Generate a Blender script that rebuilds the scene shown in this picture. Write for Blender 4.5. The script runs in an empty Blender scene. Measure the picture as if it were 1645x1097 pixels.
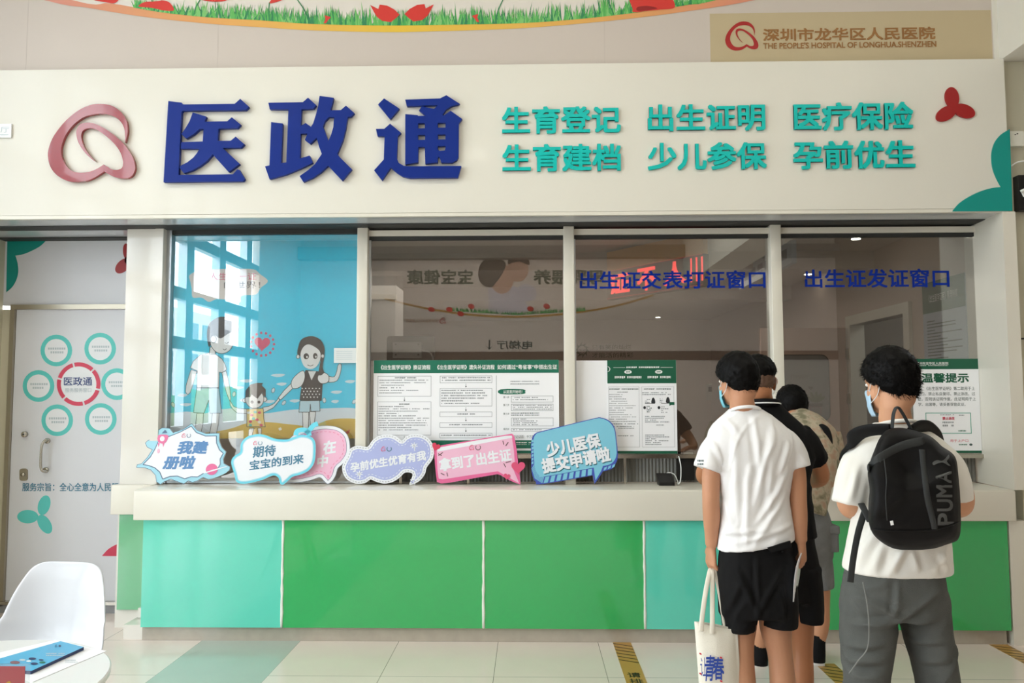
import bpy, bmesh, math, random
from mathutils import Vector, Matrix, noise
from mathutils.geometry import tessellate_polygon
random.seed(7)
sc = bpy.context.scene
COL = sc.collection
PI = math.pi
def lin(c):
    c = c / 255.0
    return c / 12.92 if c <= 0.04045 else ((c + 0.055) / 1.055) ** 2.4
def rgb(t): return (lin(t[0]), lin(t[1]), lin(t[2]), 1.0)

# ---------------------------------------------------------------- camera
IW, IH, FPX, CAMH, CAMD = 1645.0, 1097.0, 1280.0, 1.58, 5.2104
pit, yaw, rol = math.radians(3.88), math.radians(1.27), 0.00235
CPOS = Vector((0, -CAMD, CAMH))
FWD = Vector((-math.sin(yaw) * math.cos(pit), math.cos(yaw) * math.cos(pit), math.sin(pit)))
RT0 = Vector((math.cos(yaw), math.sin(yaw), 0)); UP0 = RT0.cross(FWD)
RT = RT0 * math.cos(rol) - UP0 * math.sin(rol); UP = UP0 * math.cos(rol) + RT0 * math.sin(rol)
cam = bpy.data.cameras.new('camera'); camo = bpy.data.objects.new('camera', cam); COL.objects.link(camo)
cam.sensor_width = 36; cam.lens = 36 * FPX / IW; cam.clip_start = 0.05
camo.matrix_world = Matrix(((RT.x, UP.x, -FWD.x, CPOS.x), (RT.y, UP.y, -FWD.y, CPOS.y), (RT.z, UP.z, -FWD.z, CPOS.z), (0, 0, 0, 1)))
sc.camera = camo
def P(x, y, Y=None, Z=None, X=None):
    """the point of a real plane (Y=, Z= or X= constant) that the photograph shows at a pixel"""
    d = FWD + RT * ((x - IW / 2) / FPX) - UP * ((y - IH / 2) / FPX)
    if Y is not None: t = (Y - CPOS.y) / d.y
    elif Z is not None: t = (Z - CPOS.z) / d.z
    else: t = (X - CPOS.x) / d.x
    return CPOS + d * t

# ---------------------------------------------------------------- light and exposure
sc.view_settings.view_transform = 'Standard'
sc.view_settings.look = 'None'
sc.view_settings.gamma = 1
sc.view_settings.use_curve_mapping = False
sc.view_settings.exposure = 0.80
wd = bpy.data.worlds.new('world'); sc.world = wd; wd.use_nodes = True
bgn = wd.node_tree.nodes['Background']; bgn.inputs[0].default_value = (0.90, 0.95, 1.0, 1); bgn.inputs[1].default_value = 5.0
def area(name, loc, rot, sx, sy, power, col, spread=PI):
    l = bpy.data.lights.new(name, 'AREA'); l.shape = 'RECTANGLE'; l.size = sx; l.size_y = sy; l.energy = power; l.color = col; l.spread = spread
    o = bpy.data.objects.new(name, l); COL.objects.link(o); o.location = loc; o.rotation_euler = rot
    return o
HX0, HX1, HY0, HZ = -4.7, 6.2, -10.2, 5.2           # the hall
# daylight beyond the glazed left wall of the hall
area('daylight', (HX0 - 0.5, -5.4, 2.6), (0, math.radians(-90), 0), 5.0, 9.4, 1, (0.93, 0.97, 1.0)).data.cycles.is_portal = True
# the hall's ceiling light panels
for lx, ly in ((-2.6, -2.6), (0.2, -2.6), (3.2, -2.6), (-1.2, -6.4), (2.4, -6.4)):
    area('ceiling_lamp', (lx, ly, HZ - 0.06), (0, 0, 0), 1.2, 0.6, 15, (1.0, 0.95, 0.84))

# ---------------------------------------------------------------- helpers
def prop(o, label=None, cat=None, group=None, kind=None):
    if label: o['label'] = label
    if cat: o['category'] = cat
    if group: o['group'] = group
    if kind: o['kind'] = kind
    return o
def thing(name, label, cat, loc=(0, 0, 0), group=None, rot=None):
    o = bpy.data.objects.new(name, None); COL.objects.link(o); o.location = loc; o.empty_display_size = 0.1
    if rot: o.rotation_euler = rot
    return prop(o, label, cat, group)
def wmat(o):
    m = o.matrix_basis.copy()
    while o.parent is not None:
        o = o.parent; m = o.matrix_basis @ m
    return m
MATS = {}
def mat(name, c, rough=0.5, metal=0.0, spec=0.5, coat=0.0, var=0.03, vscale=6.0, bump=0.0, bscale=60.0, alpha=None, emit=None, estr=1.0, sheen=0.0, trans=0.0, raw=None, stretch=None):
    if name in MATS: return MATS[name]
    m = bpy.data.materials.new(name); m.use_nodes = True; nt = m.node_tree; n = nt.nodes; bs = n['Principled BSDF']
    col = raw if raw else rgb(c)
    tc = n.new('ShaderNodeTexCoord'); nz = n.new('ShaderNodeTexNoise'); nz.inputs['Scale'].default_value = vscale; nz.inputs['Detail'].default_value = 4
    nt.links.new(tc.outputs['Object'], nz.inputs['Vector'])
    mx = n.new('ShaderNodeMix'); mx.data_type = 'RGBA'
    lo = tuple(max(0, v * (1 - var)) for v in col[:3]) + (1,); hi = tuple(min(1, v * (1 + var)) for v in col[:3]) + (1,)
    mx.inputs[6].default_value = lo; mx.inputs[7].default_value = hi
    nt.links.new(nz.outputs['Fac'], mx.inputs[0]); nt.links.new(mx.outputs[2], bs.inputs['Base Color'])
    bs.inputs['Roughness'].default_value = rough; bs.inputs['Metallic'].default_value = metal
    bs.inputs['Specular IOR Level'].default_value = spec; bs.inputs['Coat Weight'].default_value = coat; bs.inputs['Coat Roughness'].default_value = 0.04
    if sheen: bs.inputs['Sheen Weight'].default_value = sheen
    if trans: bs.inputs['Transmission Weight'].default_value = trans
    if alpha is not None: bs.inputs['Alpha'].default_value = alpha
    if emit: bs.inputs['Emission Color'].default_value = rgb(emit); bs.inputs['Emission Strength'].default_value = estr
    if bump:
        nb = n.new('ShaderNodeTexNoise'); nb.inputs['Scale'].default_value = bscale; nb.inputs['Detail'].default_value = 5
        if stretch:
            mp = n.new('ShaderNodeMapping'); mp.inputs['Scale'].default_value = stretch
            nt.links.new(tc.outputs['Object'], mp.inputs['Vector']); nt.links.new(mp.outputs[0], nb.inputs['Vector'])
        else: nt.links.new(tc.outputs['Object'], nb.inputs['Vector'])
        b = n.new('ShaderNodeBump'); b.inputs['Strength'].default_value = bump; b.inputs['Distance'].default_value = 0.02
        nt.links.new(nb.outputs['Fac'], b.inputs['Height']); nt.links.new(b.outputs[0], bs.inputs['Normal'])
    MATS[name] = m; return m

TXT = {}
def glyphs(s, bold=0.0, res=3):
    """2D triangles of a line of text in the built-in font, one unit per em"""
    k = (s, bold, res)
    if k in TXT: return TXT[k]
    cu = bpy.data.curves.new('t', 'FONT'); cu.body = s; cu.size = 1; cu.resolution_u = res
    o = bpy.data.objects.new('t', cu); COL.objects.link(o)
    dg = bpy.context.evaluated_depsgraph_get(); dg.update()
    me = bpy.data.meshes.new_from_object(o.evaluated_get(dg))
    vs = [(v.co.x, v.co.y) for v in me.vertices]; fs = [tuple(p.vertices) for p in me.polygons]
    bpy.data.objects.remove(o); bpy.data.curves.remove(cu); bpy.data.meshes.remove(me)
    if bold:      # a heavier weight: the strokes widened by overlapping copies
        V, F = [], []
        for dx, dy in ((-1, -1), (1, -1), (-1, 1), (1, 1), (0, 0)):
            o_ = len(V); V += [(x + dx * bold * 0.8, y + dy * bold * 0.8) for x, y in vs]; F += [tuple(i + o_ for i in f) for f in fs]
        vs, fs = V, F
    TXT[k] = (vs, fs); return TXT[k]
def bbox2(vs):
    xs = [v[0] for v in vs]; ys = [v[1] for v in vs]
    return min(xs), min(ys), max(xs), max(ys)

def spl(pts, closed=True, n=6):
    """Catmull-Rom through the points"""
    out = []; L = len(pts)
    rng = range(L) if closed else range(L - 1)
    for i in rng:
        if closed: a, b, c, d = (pts[(i + k - 1) % L] for k in range(4))
        else: a, b, c, d = (pts[min(max(i + k - 1, 0), L - 1)] for k in range(4))
        for j in range(n):
            t = j / n; t2 = t * t; t3 = t2 * t
            out.append(tuple(0.5 * (2 * b[q] + (c[q] - a[q]) * t + (2 * a[q] - 5 * b[q] + 4 * c[q] - d[q]) * t2 + (3 * b[q] - a[q] - 3 * c[q] + d[q]) * t3) for q in range(len(b))))
    if not closed: out.append(tuple(pts[-1]))
    return out
def ell(cx, cy, rx, ry, a=0.0, n=28):
    ca, sa = math.cos(a), math.sin(a)
    return [(cx + rx * math.cos(2 * PI * i / n) * ca - ry * math.sin(2 * PI * i / n) * sa, cy + rx * math.cos(2 * PI * i / n) * sa + ry * math.sin(2 * PI * i / n) * ca) for i in range(n)]
def rrect(x0, y0, x1, y1, r, n=6):
    out = []
    for cx, cy, a0 in ((x1 - r, y1 - r, 0), (x0 + r, y1 - r, 90), (x0 + r, y0 + r, 180), (x1 - r, y0 + r, 270)):
        for i in range(n + 1):
            a = math.radians(a0 + 90 * i / n); out.append((cx + r * math.cos(a), cy + r * math.sin(a)))
    return out
def rot2(pts, c, a):
    ca, sa = math.cos(a), math.sin(a)
    return [(c[0] + (x - c[0]) * ca - (y - c[1]) * sa, c[1] + (x - c[0]) * sa + (y - c[1]) * ca) for x, y in pts]
def stroke(pts, w, n=None):
    """outline of a line of width w (or a width per point)"""
    ws = w if isinstance(w, (list, tuple)) else [w] * len(pts)
    L, R = [], []
    for i, p in enumerate(pts):
        a = pts[max(i - 1, 0)]; b = pts[min(i + 1, len(pts) - 1)]
        dx, dy = b[0] - a[0], b[1] - a[1]; l = math.hypot(dx, dy) or 1
        L.append((p[0] - dy / l * ws[i] / 2, p[1] + dx / l * ws[i] / 2)); R.append((p[0] + dy / l * ws[i] / 2, p[1] - dx / l * ws[i] / 2))
    return L + R[::-1]
def frameY(Y):
    """photograph pixel + depth offset towards the viewer -> point on the vertical plane y = Y"""
    def f(x, y, d=0.0):
        p = P(x, y, Y=Y); return Vector((p.x, Y - d, p.z))
    return f

class MB:
    """collects geometry and links it as ONE mesh object"""
    def __init__(s): s.v = []; s.f = []; s.m = []; s.mats = []; s.sm = []
    def mi(s, m):
        if m not in s.mats: s.mats.append(m)
        return s.mats.index(m)
    def add(s, vs, fs, m, smooth=False):
        o = len(s.v); s.v += [Vector(v) for v in vs]; k = s.mi(m)
        for f in fs: s.f.append(tuple(i + o for i in f)); s.m.append(k); s.sm.append(smooth)
    def box(s, a, b, m, bev=0.0):
        x0, y0, z0 = a; x1, y1, z1 = b
        if bev <= 0:
            s.add([(x0, y0, z0), (x1, y0, z0), (x1, y1, z0), (x0, y1, z0), (x0, y0, z1), (x1, y0, z1), (x1, y1, z1), (x0, y1, z1)],
                  [(0, 3, 2, 1), (4, 5, 6, 7), (0, 1, 5, 4), (1, 2, 6, 5), (2, 3, 7, 6), (3, 0, 4, 7)], m)
        else:
            bm = bmesh.new(); bmesh.ops.create_cube(bm, size=1)
            for v in bm.verts: v.co = Vector(((x0 + x1) / 2 + v.co.x * (x1 - x0), (y0 + y1) / 2 + v.co.y * (y1 - y0), (z0 + z1) / 2 + v.co.z * (z1 - z0)))
            bmesh.ops.bevel(bm, geom=bm.edges[:], offset=bev, segments=2, affect='EDGES', profile=0.6)
            s.bm(bm, m, True)
        return s
    def bm(s, bm, m, smooth=False):
        bm.verts.index_update(); s.add([v.co.copy() for v in bm.verts], [tuple(v.index for v in f.verts) for f in bm.faces], m, smooth); bm.free()
    def flat(s, pts, fr, m, d=0.0, holes=()):
        """a flat filled outline (frame coordinates) on the frame's surface"""
        loops = [[Vector((p[0], p[1], 0)) for p in l] for l in (pts, *holes)]
        allp = [p for l in loops for p in l]
        tris = tessellate_polygon(loops)
        w = [fr(p.x, p.y, d) for p in allp]; s._face(w, tris, m, fr)
        return s
    def _face(s, w, tris, m, fr, ref=None):
        n = (fr(0, 0, 1) - fr(0, 0, 0)) if ref is None else ref
        out = []
        for t in tris:
            k = (w[t[1]] - w[t[0]]).cross(w[t[2]] - w[t[0]])
            out.append(tuple(t) if k.dot(n) >= 0 else tuple(reversed(t)))
        s.add(w, out, m)
    def slab(s, pts, fr, m, d0, d1, side=None, holes=()):
        """an outline with thickness, from d0 (back) to d1 (front)"""
        loops = [[Vector((p[0], p[1], 0)) for p in l] for l in (pts, *holes)]
        allp = [p for l in loops for p in l]; tris = tessellate_polygon(loops)
        F = [fr(p.x, p.y, d1) for p in allp]; B = [fr(p.x, p.y, d0) for p in allp]
        n = fr(0, 0, 1) - fr(0, 0, 0)
        s._face(F, tris, m, fr); s._face(B, tris, side or m, fr, -n)
        o = 0
        for l in loops:
            L = len(l); q = []
            ar = sum((F[o + i] - F[o]).cross(F[o + (i + 1) % L] - F[o]).dot(n) for i in range(L))
            for i in range(L):
                j = (i + 1) % L
                fc = (o + i, o + j, o + j + len(F), o + i + len(F))
                hole = l is not loops[0]
                q.append(tuple(reversed(fc)) if ((ar > 0) != hole) else fc)
            s.add(F + B, q, side or m); o += L
        return s
    def text(s, t, fr, box, m, d=0.0, d1=None, bold=0.0, res=3, ang=0.0, side=None, keep=False, italic=0.0):
        """text whose ink fills box (x0, y0, x1, y1 in frame coordinates, y down), turned by ang about the box centre"""
        vs, fs = glyphs(t, bold, res); a, b, c, e = bbox2(vs); x0, y0, x1, y1 = box
        sx = (x1 - x0) / (c - a); sy = (y1 - y0) / (e - b); cx, cy = (x0 + x1) / 2, (y0 + y1) / 2
        if keep: sx = sy = min(sx, sy)
        ca, sa = math.cos(ang), math.sin(ang); pts = []
        for x, y in vs:
            u = (x - (a + c) / 2) * sx; v = -(y - (b + e) / 2) * sy; u -= v * italic
            pts.append((cx + u * ca - v * sa, cy + u * sa + v * ca))
        st = (len(pts) // 5) if bold else len(pts) + 1      # overlapping copies sit a hair apart
        dz = [0.00012 * (i // st) for i in range(len(pts))]
        w = [fr(p[0], p[1], (d if d1 is None else d1) + e) for p, e in zip(pts, dz)]
        s._face(w, fs, m, fr)
        if d1 is not None:
            cnt = {}
            for f in fs:
                for i in range(len(f)):
                    k = (f[i], f[(i + 1) % len(f)]); cnt[k] = cnt.get(k, 0) + 1
            W0 = [fr(x, y, d) for x, y in pts]; q = []
            # text is filled counter-clockwise in its own x-right y-up frame, so open edges give outward sides
            for (i, j) in cnt:
                if (j, i) not in cnt: q.append((i, i + len(w), j + len(w), j))
            s.add(w + W0, q, side or m)
        return s
    def tube(s, pts, rad, m, seg=12, cap=True, up=None, smooth=True):
        """loft of ellipses along a path; rad: a number, a list, or a list of (rx, ry)"""
        P3 = [Vector(p) for p in pts]; n = len(P3); rings = []
        if not isinstance(rad, (list, tuple)): rad = [rad] * n
        ref = Vector(up) if up else None; prev = None
        for i in range(n):
            t = (P3[min(i + 1, n - 1)] - P3[max(i - 1, 0)]).normalized()
            if ref is not None: a = ref - t * ref.dot(t)
            elif prev is not None: a = prev - t * prev.dot(t)
            else:
                a = Vector((1, 0, 0)) if abs(t.x) < 0.8 else Vector((0, 1, 0)); a = a - t * a.dot(t)
            a.normalize(); prev = a; b = t.cross(a); r = rad[i]; rx, ry = r if isinstance(r, (list, tuple)) else (r, r)
            rings.append([P3[i] + a * (math.cos(2 * PI * k / seg) * rx) + b * (math.sin(2 * PI * k / seg) * ry) for k in range(seg)])
        vs = [v for r in rings for v in r]; fs = []
        for i in range(n - 1):
            for k in range(seg):
                k2 = (k + 1) % seg; fs.append((i * seg + k, i * seg + k2, (i + 1) * seg + k2, (i + 1) * seg + k))
        if cap: fs.append(tuple(reversed(range(seg)))); fs.append(tuple((n - 1) * seg + k for k in range(seg)))
        s.add(vs, fs, m, smooth); return s
    def ball(s, c, r, m, seg=16, ring=10, rotm=None):
        rx, ry, rz = r if isinstance(r, (list, tuple)) else (r, r, r); c = Vector(c); vs = []; fs = []
        for i in range(ring + 1):
            th = PI * i / ring
            for k in range(seg):
                ph = 2 * PI * k / seg; q = Vector((rx * math.sin(th) * math.cos(ph), ry * math.sin(th) * math.sin(ph), rz * math.cos(th)))
                vs.append(c + (rotm @ q if rotm else q))
        for i in range(ring):
            for k in range(seg):
                k2 = (k + 1) % seg; fs.append((i * seg + k, (i + 1) * seg + k, (i + 1) * seg + k2, i * seg + k2))
        s.add(vs, fs, m, True); return s
    def build(s, name, parent=None, kind=None, label=None):
        me = bpy.data.meshes.new(name); inv = wmat(parent).inverted() if parent else None
        me.from_pydata([inv @ v for v in s.v] if inv else s.v, [], s.f)
        for m in s.mats: me.materials.append(m)
        me.polygons.foreach_set('material_index', s.m); me.polygons.foreach_set('use_smooth', s.sm)
        me.validate(); me.update()
        o = bpy.data.objects.new(name, me); COL.objects.link(o)
        if parent: o.parent = parent
        if kind: o['kind'] = kind
        if label: o['label'] = label
        return o
# ---------------------------------------------------------------- materials
WHITE = mat('white_paint', (226, 224, 214), 0.45, var=0.015)
SIGNW = mat('sign_board_white', (226, 224, 213), 0.42, var=0.012, coat=0.15)
ALU = mat('brushed_aluminium', (196, 202, 207), 0.28, metal=0.75, var=0.04)
STEEL = mat('stainless_steel', (190, 186, 176), 0.22, metal=1.0, var=0.05)
DARKGAP = mat('dark_gasket', (44, 46, 46), 0.6, var=0.08)
CREAM = mat('cream_frame', (228, 225, 212), 0.3, var=0.02, coat=0.3)
CREAMTILE = mat('cream_tile', (232, 230, 222), 0.12, var=0.015, coat=0.35)
BEIGEWALL = mat('beige_wall_panel', (205, 200, 178), 0.4, var=0.03)
GREENWALL = mat('right_wall_paint', (196, 193, 172), 0.5, var=0.03)
MURALP = mat('mural_panel', (204, 194, 185), 0.5, var=0.012, vscale=1.5)
TAN = mat('mural_tan_patch', (192, 176, 142), 0.5, var=0.02)
STONE = mat('polished_stone_kick', (178, 170, 156), 0.09, var=0.14, vscale=14, coat=0.9)
def glasspanel(n, c): return mat(n, c, 0.16, var=0.015, coat=1.0)
MINT = glasspanel('mint_glass', (94, 216, 192)); GREEN = glasspanel('green_glass', (46, 178, 98)); PALEG = glasspanel('pale_green_glass', (112, 190, 142))
BLUE = mat('blue_acrylic', (6, 42, 132), 0.4, var=0.02, spec=0.2)
TEAL = mat('teal_acrylic', (8, 192, 184), 0.35, var=0.02, spec=0.25)
TEALD = mat('teal_film', (10, 150, 140), 0.4, var=0.02)
LOGORED = mat('logo_red', (150, 40, 48), 0.2, var=0.02, coat=0.6)
RED = mat('deep_red', (160, 22, 24), 0.4, var=0.02)
def tilemat():
    m = bpy.data.materials.new('floor_tiles'); m.use_nodes = True; nt = m.node_tree; n = nt.nodes; L = nt.links.new; bs = n['Principled BSDF']
    tc = n.new('ShaderNodeTexCoord'); mp = n.new('ShaderNodeMapping'); mp.inputs['Location'].default_value = (0.21 + 6.4, 0.61 + 12.8, 0)
    L(tc.outputs['Object'], mp.inputs['Vector'])
    br = n.new('ShaderNodeTexBrick'); br.offset = 0; br.squash = 1; br.inputs['Scale'].default_value = 1; br.inputs['Brick Width'].default_value = 0.64; br.inputs['Row Height'].default_value = 0.64
    br.inputs['Mortar Size'].default_value = 0.0016; br.inputs['Mortar Smooth'].default_value = 0.0
    br.inputs['Color1'].default_value = rgb((242, 229, 220)); br.inputs['Color2'].default_value = rgb((239, 226, 216)); br.inputs['Mortar'].default_value = rgb((120, 118, 104))
    L(mp.outputs[0], br.inputs['Vector'])
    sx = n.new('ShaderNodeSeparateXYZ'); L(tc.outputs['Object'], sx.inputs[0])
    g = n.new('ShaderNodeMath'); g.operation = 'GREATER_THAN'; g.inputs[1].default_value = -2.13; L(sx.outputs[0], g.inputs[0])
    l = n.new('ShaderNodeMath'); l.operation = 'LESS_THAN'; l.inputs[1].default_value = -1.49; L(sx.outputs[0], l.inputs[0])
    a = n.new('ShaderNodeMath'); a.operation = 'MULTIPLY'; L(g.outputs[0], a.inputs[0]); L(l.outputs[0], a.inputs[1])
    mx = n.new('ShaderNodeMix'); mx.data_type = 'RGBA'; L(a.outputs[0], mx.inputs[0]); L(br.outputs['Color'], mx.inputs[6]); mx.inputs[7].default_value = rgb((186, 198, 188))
    nz = n.new('ShaderNodeTexNoise'); nz.inputs['Scale'].default_value = 3; nz.inputs['Detail'].default_value = 6; L(tc.outputs['Object'], nz.inputs['Vector'])
    hv = n.new('ShaderNodeMix'); hv.data_type = 'RGBA'; hv.blend_type = 'MULTIPLY'; hv.inputs[0].default_value = 0.12
    L(mx.outputs[2], hv.inputs[6]); L(nz.outputs['Fac'], hv.inputs[7]); L(hv.outputs[2], bs.inputs['Base Color'])
    bs.inputs['Roughness'].default_value = 0.17; bs.inputs['Specular IOR Level'].default_value = 0.45
    return m
TILE = tilemat()
def paneglass(name, refl, tint):
    m = bpy.data.materials.new(name); m.use_nodes = True; nt = m.node_tree; n = nt.nodes; L = nt.links.new
    n.remove(n['Principled BSDF'])
    t = n.new('ShaderNodeBsdfTransparent'); t.inputs[0].default_value = tint
    g = n.new('ShaderNodeBsdfGlossy'); g.inputs['Roughness'].default_value = 0.0; g.inputs[0].default_value = (1, 1, 1, 1)
    lw = n.new('ShaderNodeLayerWeight'); lw.inputs[0].default_value = 0.5; pw = n.new('ShaderNodeMath'); pw.operation = 'POWER'; pw.inputs[1].default_value = 4.0; L(lw.outputs['Facing'], pw.inputs[0])
    mr = n.new('ShaderNodeMapRange'); mr.inputs[3].default_value = refl; mr.inputs[4].default_value = 1.0; L(pw.outputs[0], mr.inputs[0])
    ms = n.new('ShaderNodeMixShader'); L(mr.outputs[0], ms.inputs[0]); L(t.outputs[0], ms.inputs[1]); L(g.outputs[0], ms.inputs[2])
    L(ms.outputs[0], n['Material Output'].inputs[0]); return m
GLASS = paneglass('window_glass', 0.175, (0.82, 0.82, 0.80, 1)); GLASS1 = paneglass('poster_pane_glass', 0.14, (0.96, 0.97, 0.97, 1))
CLEAR = paneglass('clear_glass', 0.02, (0.97, 0.98, 0.98, 1))

def box(name, a, b, m, parent=None, kind=None, bev=0.0, label=None): return MB().box(a, b, m, bev).build(name, parent, kind, label)

# ---------------------------------------------------------------- the setting: hall
box('floor', (HX0 - 0.1, HY0 - 0.1, -0.1), (HX1 + 0.1, 0.74, 0), TILE, kind='structure')
box('ceiling', (HX0 - 0.1, HY0 - 0.1, HZ), (HX1 + 0.1, 0.2, HZ + 0.1), WHITE, kind='structure')
HALLW = mat('hall_wall', (220, 208, 198), 0.5, var=0.02); HALLD = mat('hall_wall_side', (150, 140, 130), 0.5, var=0.02)  # out-of-view side wall made darker to cut bounce light on the right
box('wall_front', (HX0 - 0.1, HY0 - 0.15, 0), (HX1 + 0.1, HY0, HZ), HALLW, kind='structure')
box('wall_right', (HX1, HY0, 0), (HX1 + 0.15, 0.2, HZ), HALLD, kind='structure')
# glazed left wall
w = MB()
for y in (-0.85, -1.46, -2.61, -3.76, -4.91, -6.06, -7.21): w.box((HX0 - 0.12, y - 0.12, 0.0), (HX0, y + 0.12, HZ), ALU)
for z in (0.08, 1.1, 2.3, 2.97, 3.76, 5.12): w.box((HX0 - 0.11, -7.7, z - 0.08), (HX0 - 0.01, -0.75, z + 0.08), ALU)
wl = w.build('window_5', kind='structure')
box('glass', (HX0 - 0.07, -7.7, 0.05), (HX0 - 0.06, -0.75, 5.1), CLEAR, wl)
box('wall_left', (HX0 - 0.12, HY0, 0), (HX0, -7.7, HZ), HALLW, kind='structure')
box('wall_left', (HX0 - 0.12, -0.75, 0), (HX0 - 0.01, 0.74, HZ), WHITE, kind='structure')

# outside, beyond the glazing: paving, a low white block and a clipped hedge
box('ground_outside', (-70, -110, -0.2), (HX0 - 0.15, 40, -0.02), mat('outside_paving', (176, 174, 168), 0.8, var=0.06), kind='structure')
OB = mat('outside_block_white', (214, 216, 218), 0.7); OW = mat('outside_block_window', (84, 96, 104), 0.2)
ob = thing('office_block', 'low white building outside, beyond the glazed hall wall', 'building', (-26, -51, 0))
box('wall', (-30, -57.5, 0), (-24, -44, 7.6), OB, ob)
for yy in range(-57, -45, 2):
    for zz_ in (1.0, 3.2, 5.4): box('window', (-23.98, yy, zz_), (-23.94, yy + 1.2, zz_ + 1.4), OW, ob)
w = MB(); rg_ = random.Random(2)
for k in range(60): w.ball((-17 + rg_.uniform(-.5, .5), -52 + k * 0.55, 0.8 + rg_.uniform(-.2, .5)), rg_.uniform(.6, 1.0), mat('hedge_green', (70, 118, 62), 0.8, var=0.3, vscale=8), 8, 6)
prop(w.build('hedge_foliage'), 'clipped green hedge outside, beyond the glazed hall wall', 'hedge', kind='stuff')

# ---------------------------------------------------------------- the setting: the counter's wall
ZS = 2.765            # underside of the signboard
YS = -0.03            # its face
YG = 0.37             # the glass
fM = frameY(0.03)
wb = MB(); wb.box((HX0, 0.03, 3.786), (3.10, 0.2, HZ), MURALP)
wall_back = wb.build('wall_back', kind='structure')
box('beam', (3.13, HY0, 3.792), (3.75, 0.2, HZ), WHITE, kind='structure')
w = MB(); w.box((3.16, 0.03, 0), (HX1, 0.2, 3.79), GREENWALL); w.box((3.10, 0.02, 3.79), (3.13, 0.2, HZ), WHITE)
wside = w.build('wall_side', kind='structure')
zj = P(1640, 544, Y=0.03).z; box('trim_9', (3.165, 0.026, zj - 0.005), (HX1, 0.03, zj + 0.005), DARKGAP, kind='structure')
# right-hand jamb
w = MB()
w.add([(3.075, YS, 0.974), (3.158, YS, 0.974), (3.158, 0.5, 0.974), (3.11, 0.5, 0.974), (3.075, YS, ZS), (3.158, YS, ZS), (3.158, 0.5, ZS), (3.11, 0.5, ZS)],
      [(0, 1, 5, 4), (1, 2, 6, 5), (2, 3, 7, 6), (3, 0, 4, 7), (0, 3, 2, 1), (4, 5, 6, 7)], CREAM)
w.box((3.047, 0.0, 0), (3.158, 0.5, 0.776), CREAM)
w.build('pillar', kind='structure')
# left-hand pillar
w = MB(); w.box((-2.842, 0.30, 0.975), (-2.578, 0.62, ZS), CREAMTILE); w.box((-2.635, 0.285, 0.975), (-2.578, 0.30, ZS), CREAMTILE)
w.box((-2.855, 0.312, 0.0), (-2.582, 0.62, 0.974), CREAMTILE)
pil = w.build('pillar', kind='structure')
# soffit under the signboard
SOFF = mat('soffit_panel', (206, 212, 216), 0.25, metal=0.15, coat=0.5)
w = MB(); w.box((HX0, 0.0, ZS), (3.11, 0.19, ZS + 0.02), SOFF); w.box((HX0, 0.33, ZS), (-2.842, 0.58, ZS + 0.02), SOFF)
w.build('trim_1', kind='structure')
w = MB(); w.box((HX0, 0.19, ZS - 0.005), (3.11, 0.33, ZS + 0.02), DARKGAP); w.box((-2.842, 0.33, ZS - 0.005), (3.11, 0.44, ZS + 0.03), DARKGAP); w.box((HX0, 0.58, ZS - 0.01), (-2.842, 0.70, ZS + 0.02), DARKGAP)
w.build('trim_2', kind='structure')

# alcove with the door
YD = 0.68; fD = frameY(YD)
WHITEFILM = mat('white_door_film', (222, 225, 231), 0.35, var=0.012)
w = MB(); w.box((-4.695, -0.02, 0), (-3.97, YD, ZS), BEIGEWALL)
w.build('alcove_wall', kind='structure')
zd = 2.235
w = MB(); w.box((-3.97, YD, 0), (-3.90, YD + 0.1, zd), BEIGEWALL); w.box((-3.97, YD, zd + 0.03), (-2.5, YD + 0.1, ZS + 0.1), WHITEFILM)
wdr = w.build('wall_door', kind='structure')
art = MB()
Z5 = lambda l, k=300 / 1316., ox=0, oy=350: [(ox + x * k, oy + y * k) for x, y in l]
art.flat(Z5(spl([(52, 160), (325, 160), (325, 160.5), (290, 195), (240, 225), (170, 255), (112, 266), (110, 268)], False, 3) + spl([(112, 272), (125, 320), (130, 380), (115, 440), (85, 490), (45, 525)], False, 3)), fD, TEALD, 0.002)
for cx, cy, rx, ry, a in ((893, 240, 25, 60, -0.1), (868, 338, 66, 40, -0.75), (930, 320, 60, 35, 0.7)): art.flat(Z5(ell(cx, cy, rx, ry, a)), fD, RED, 0.003)
art.build('door_header_motif', wdr)
SAT = mat('satin_steel', (176, 168, 152), 0.3, metal=0.9)
w = MB(); w.box((-3.90, YD - 0.02, 0.05), (-3.868, YD + 0.1, zd + 0.035), SAT); w.box((-3.868, YD - 0.02, zd), (-2.84, YD + 0.1, zd + 0.035), SAT)
door = w.build('door_1', kind='structure')
box('leaf', (-3.866, YD + 0.004, 0.085), (-2.845, YD + 0.05, zd - 0.002), WHITEFILM, door)
fL = frameY(YD + 0.004); art = MB()
PT = mat('film_turquoise', (92, 206, 200), 0.4); PW = mat('film_white', (236, 240, 244), 0.35); PR = mat('film_rose', (214, 62, 92), 0.4); PB = mat('film_navy', (40, 66, 130), 0.4); PG = mat('film_grey', (186, 200, 206), 0.4); PBL = mat('film_petrol', (36, 120, 150), 0.4)
for cx, cy in ((90.6, 563), (161, 560), (62, 620), (188, 617), (92, 675), (162, 673)):
    art.flat(ell(cx, cy, 25.5, 25.5), fL, PT, 0.001); art.flat(ell(cx, cy, 18.6, 18.6), fL, PW, 0.002)
    for k, ww in ((-3, 13), (3, 9)):
        x = cx - ww
        while x < cx + ww: art.flat([(x, cy + k - 1.6), (x + 2.6, cy + k - 1.6), (x + 2.6, cy + k + 1.6), (x, cy + k + 1.6)], fL, PG, 0.003); x += 3.6
art.flat(ell(126.5, 617, 30, 30), fL, PW, 0.0012)
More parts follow.
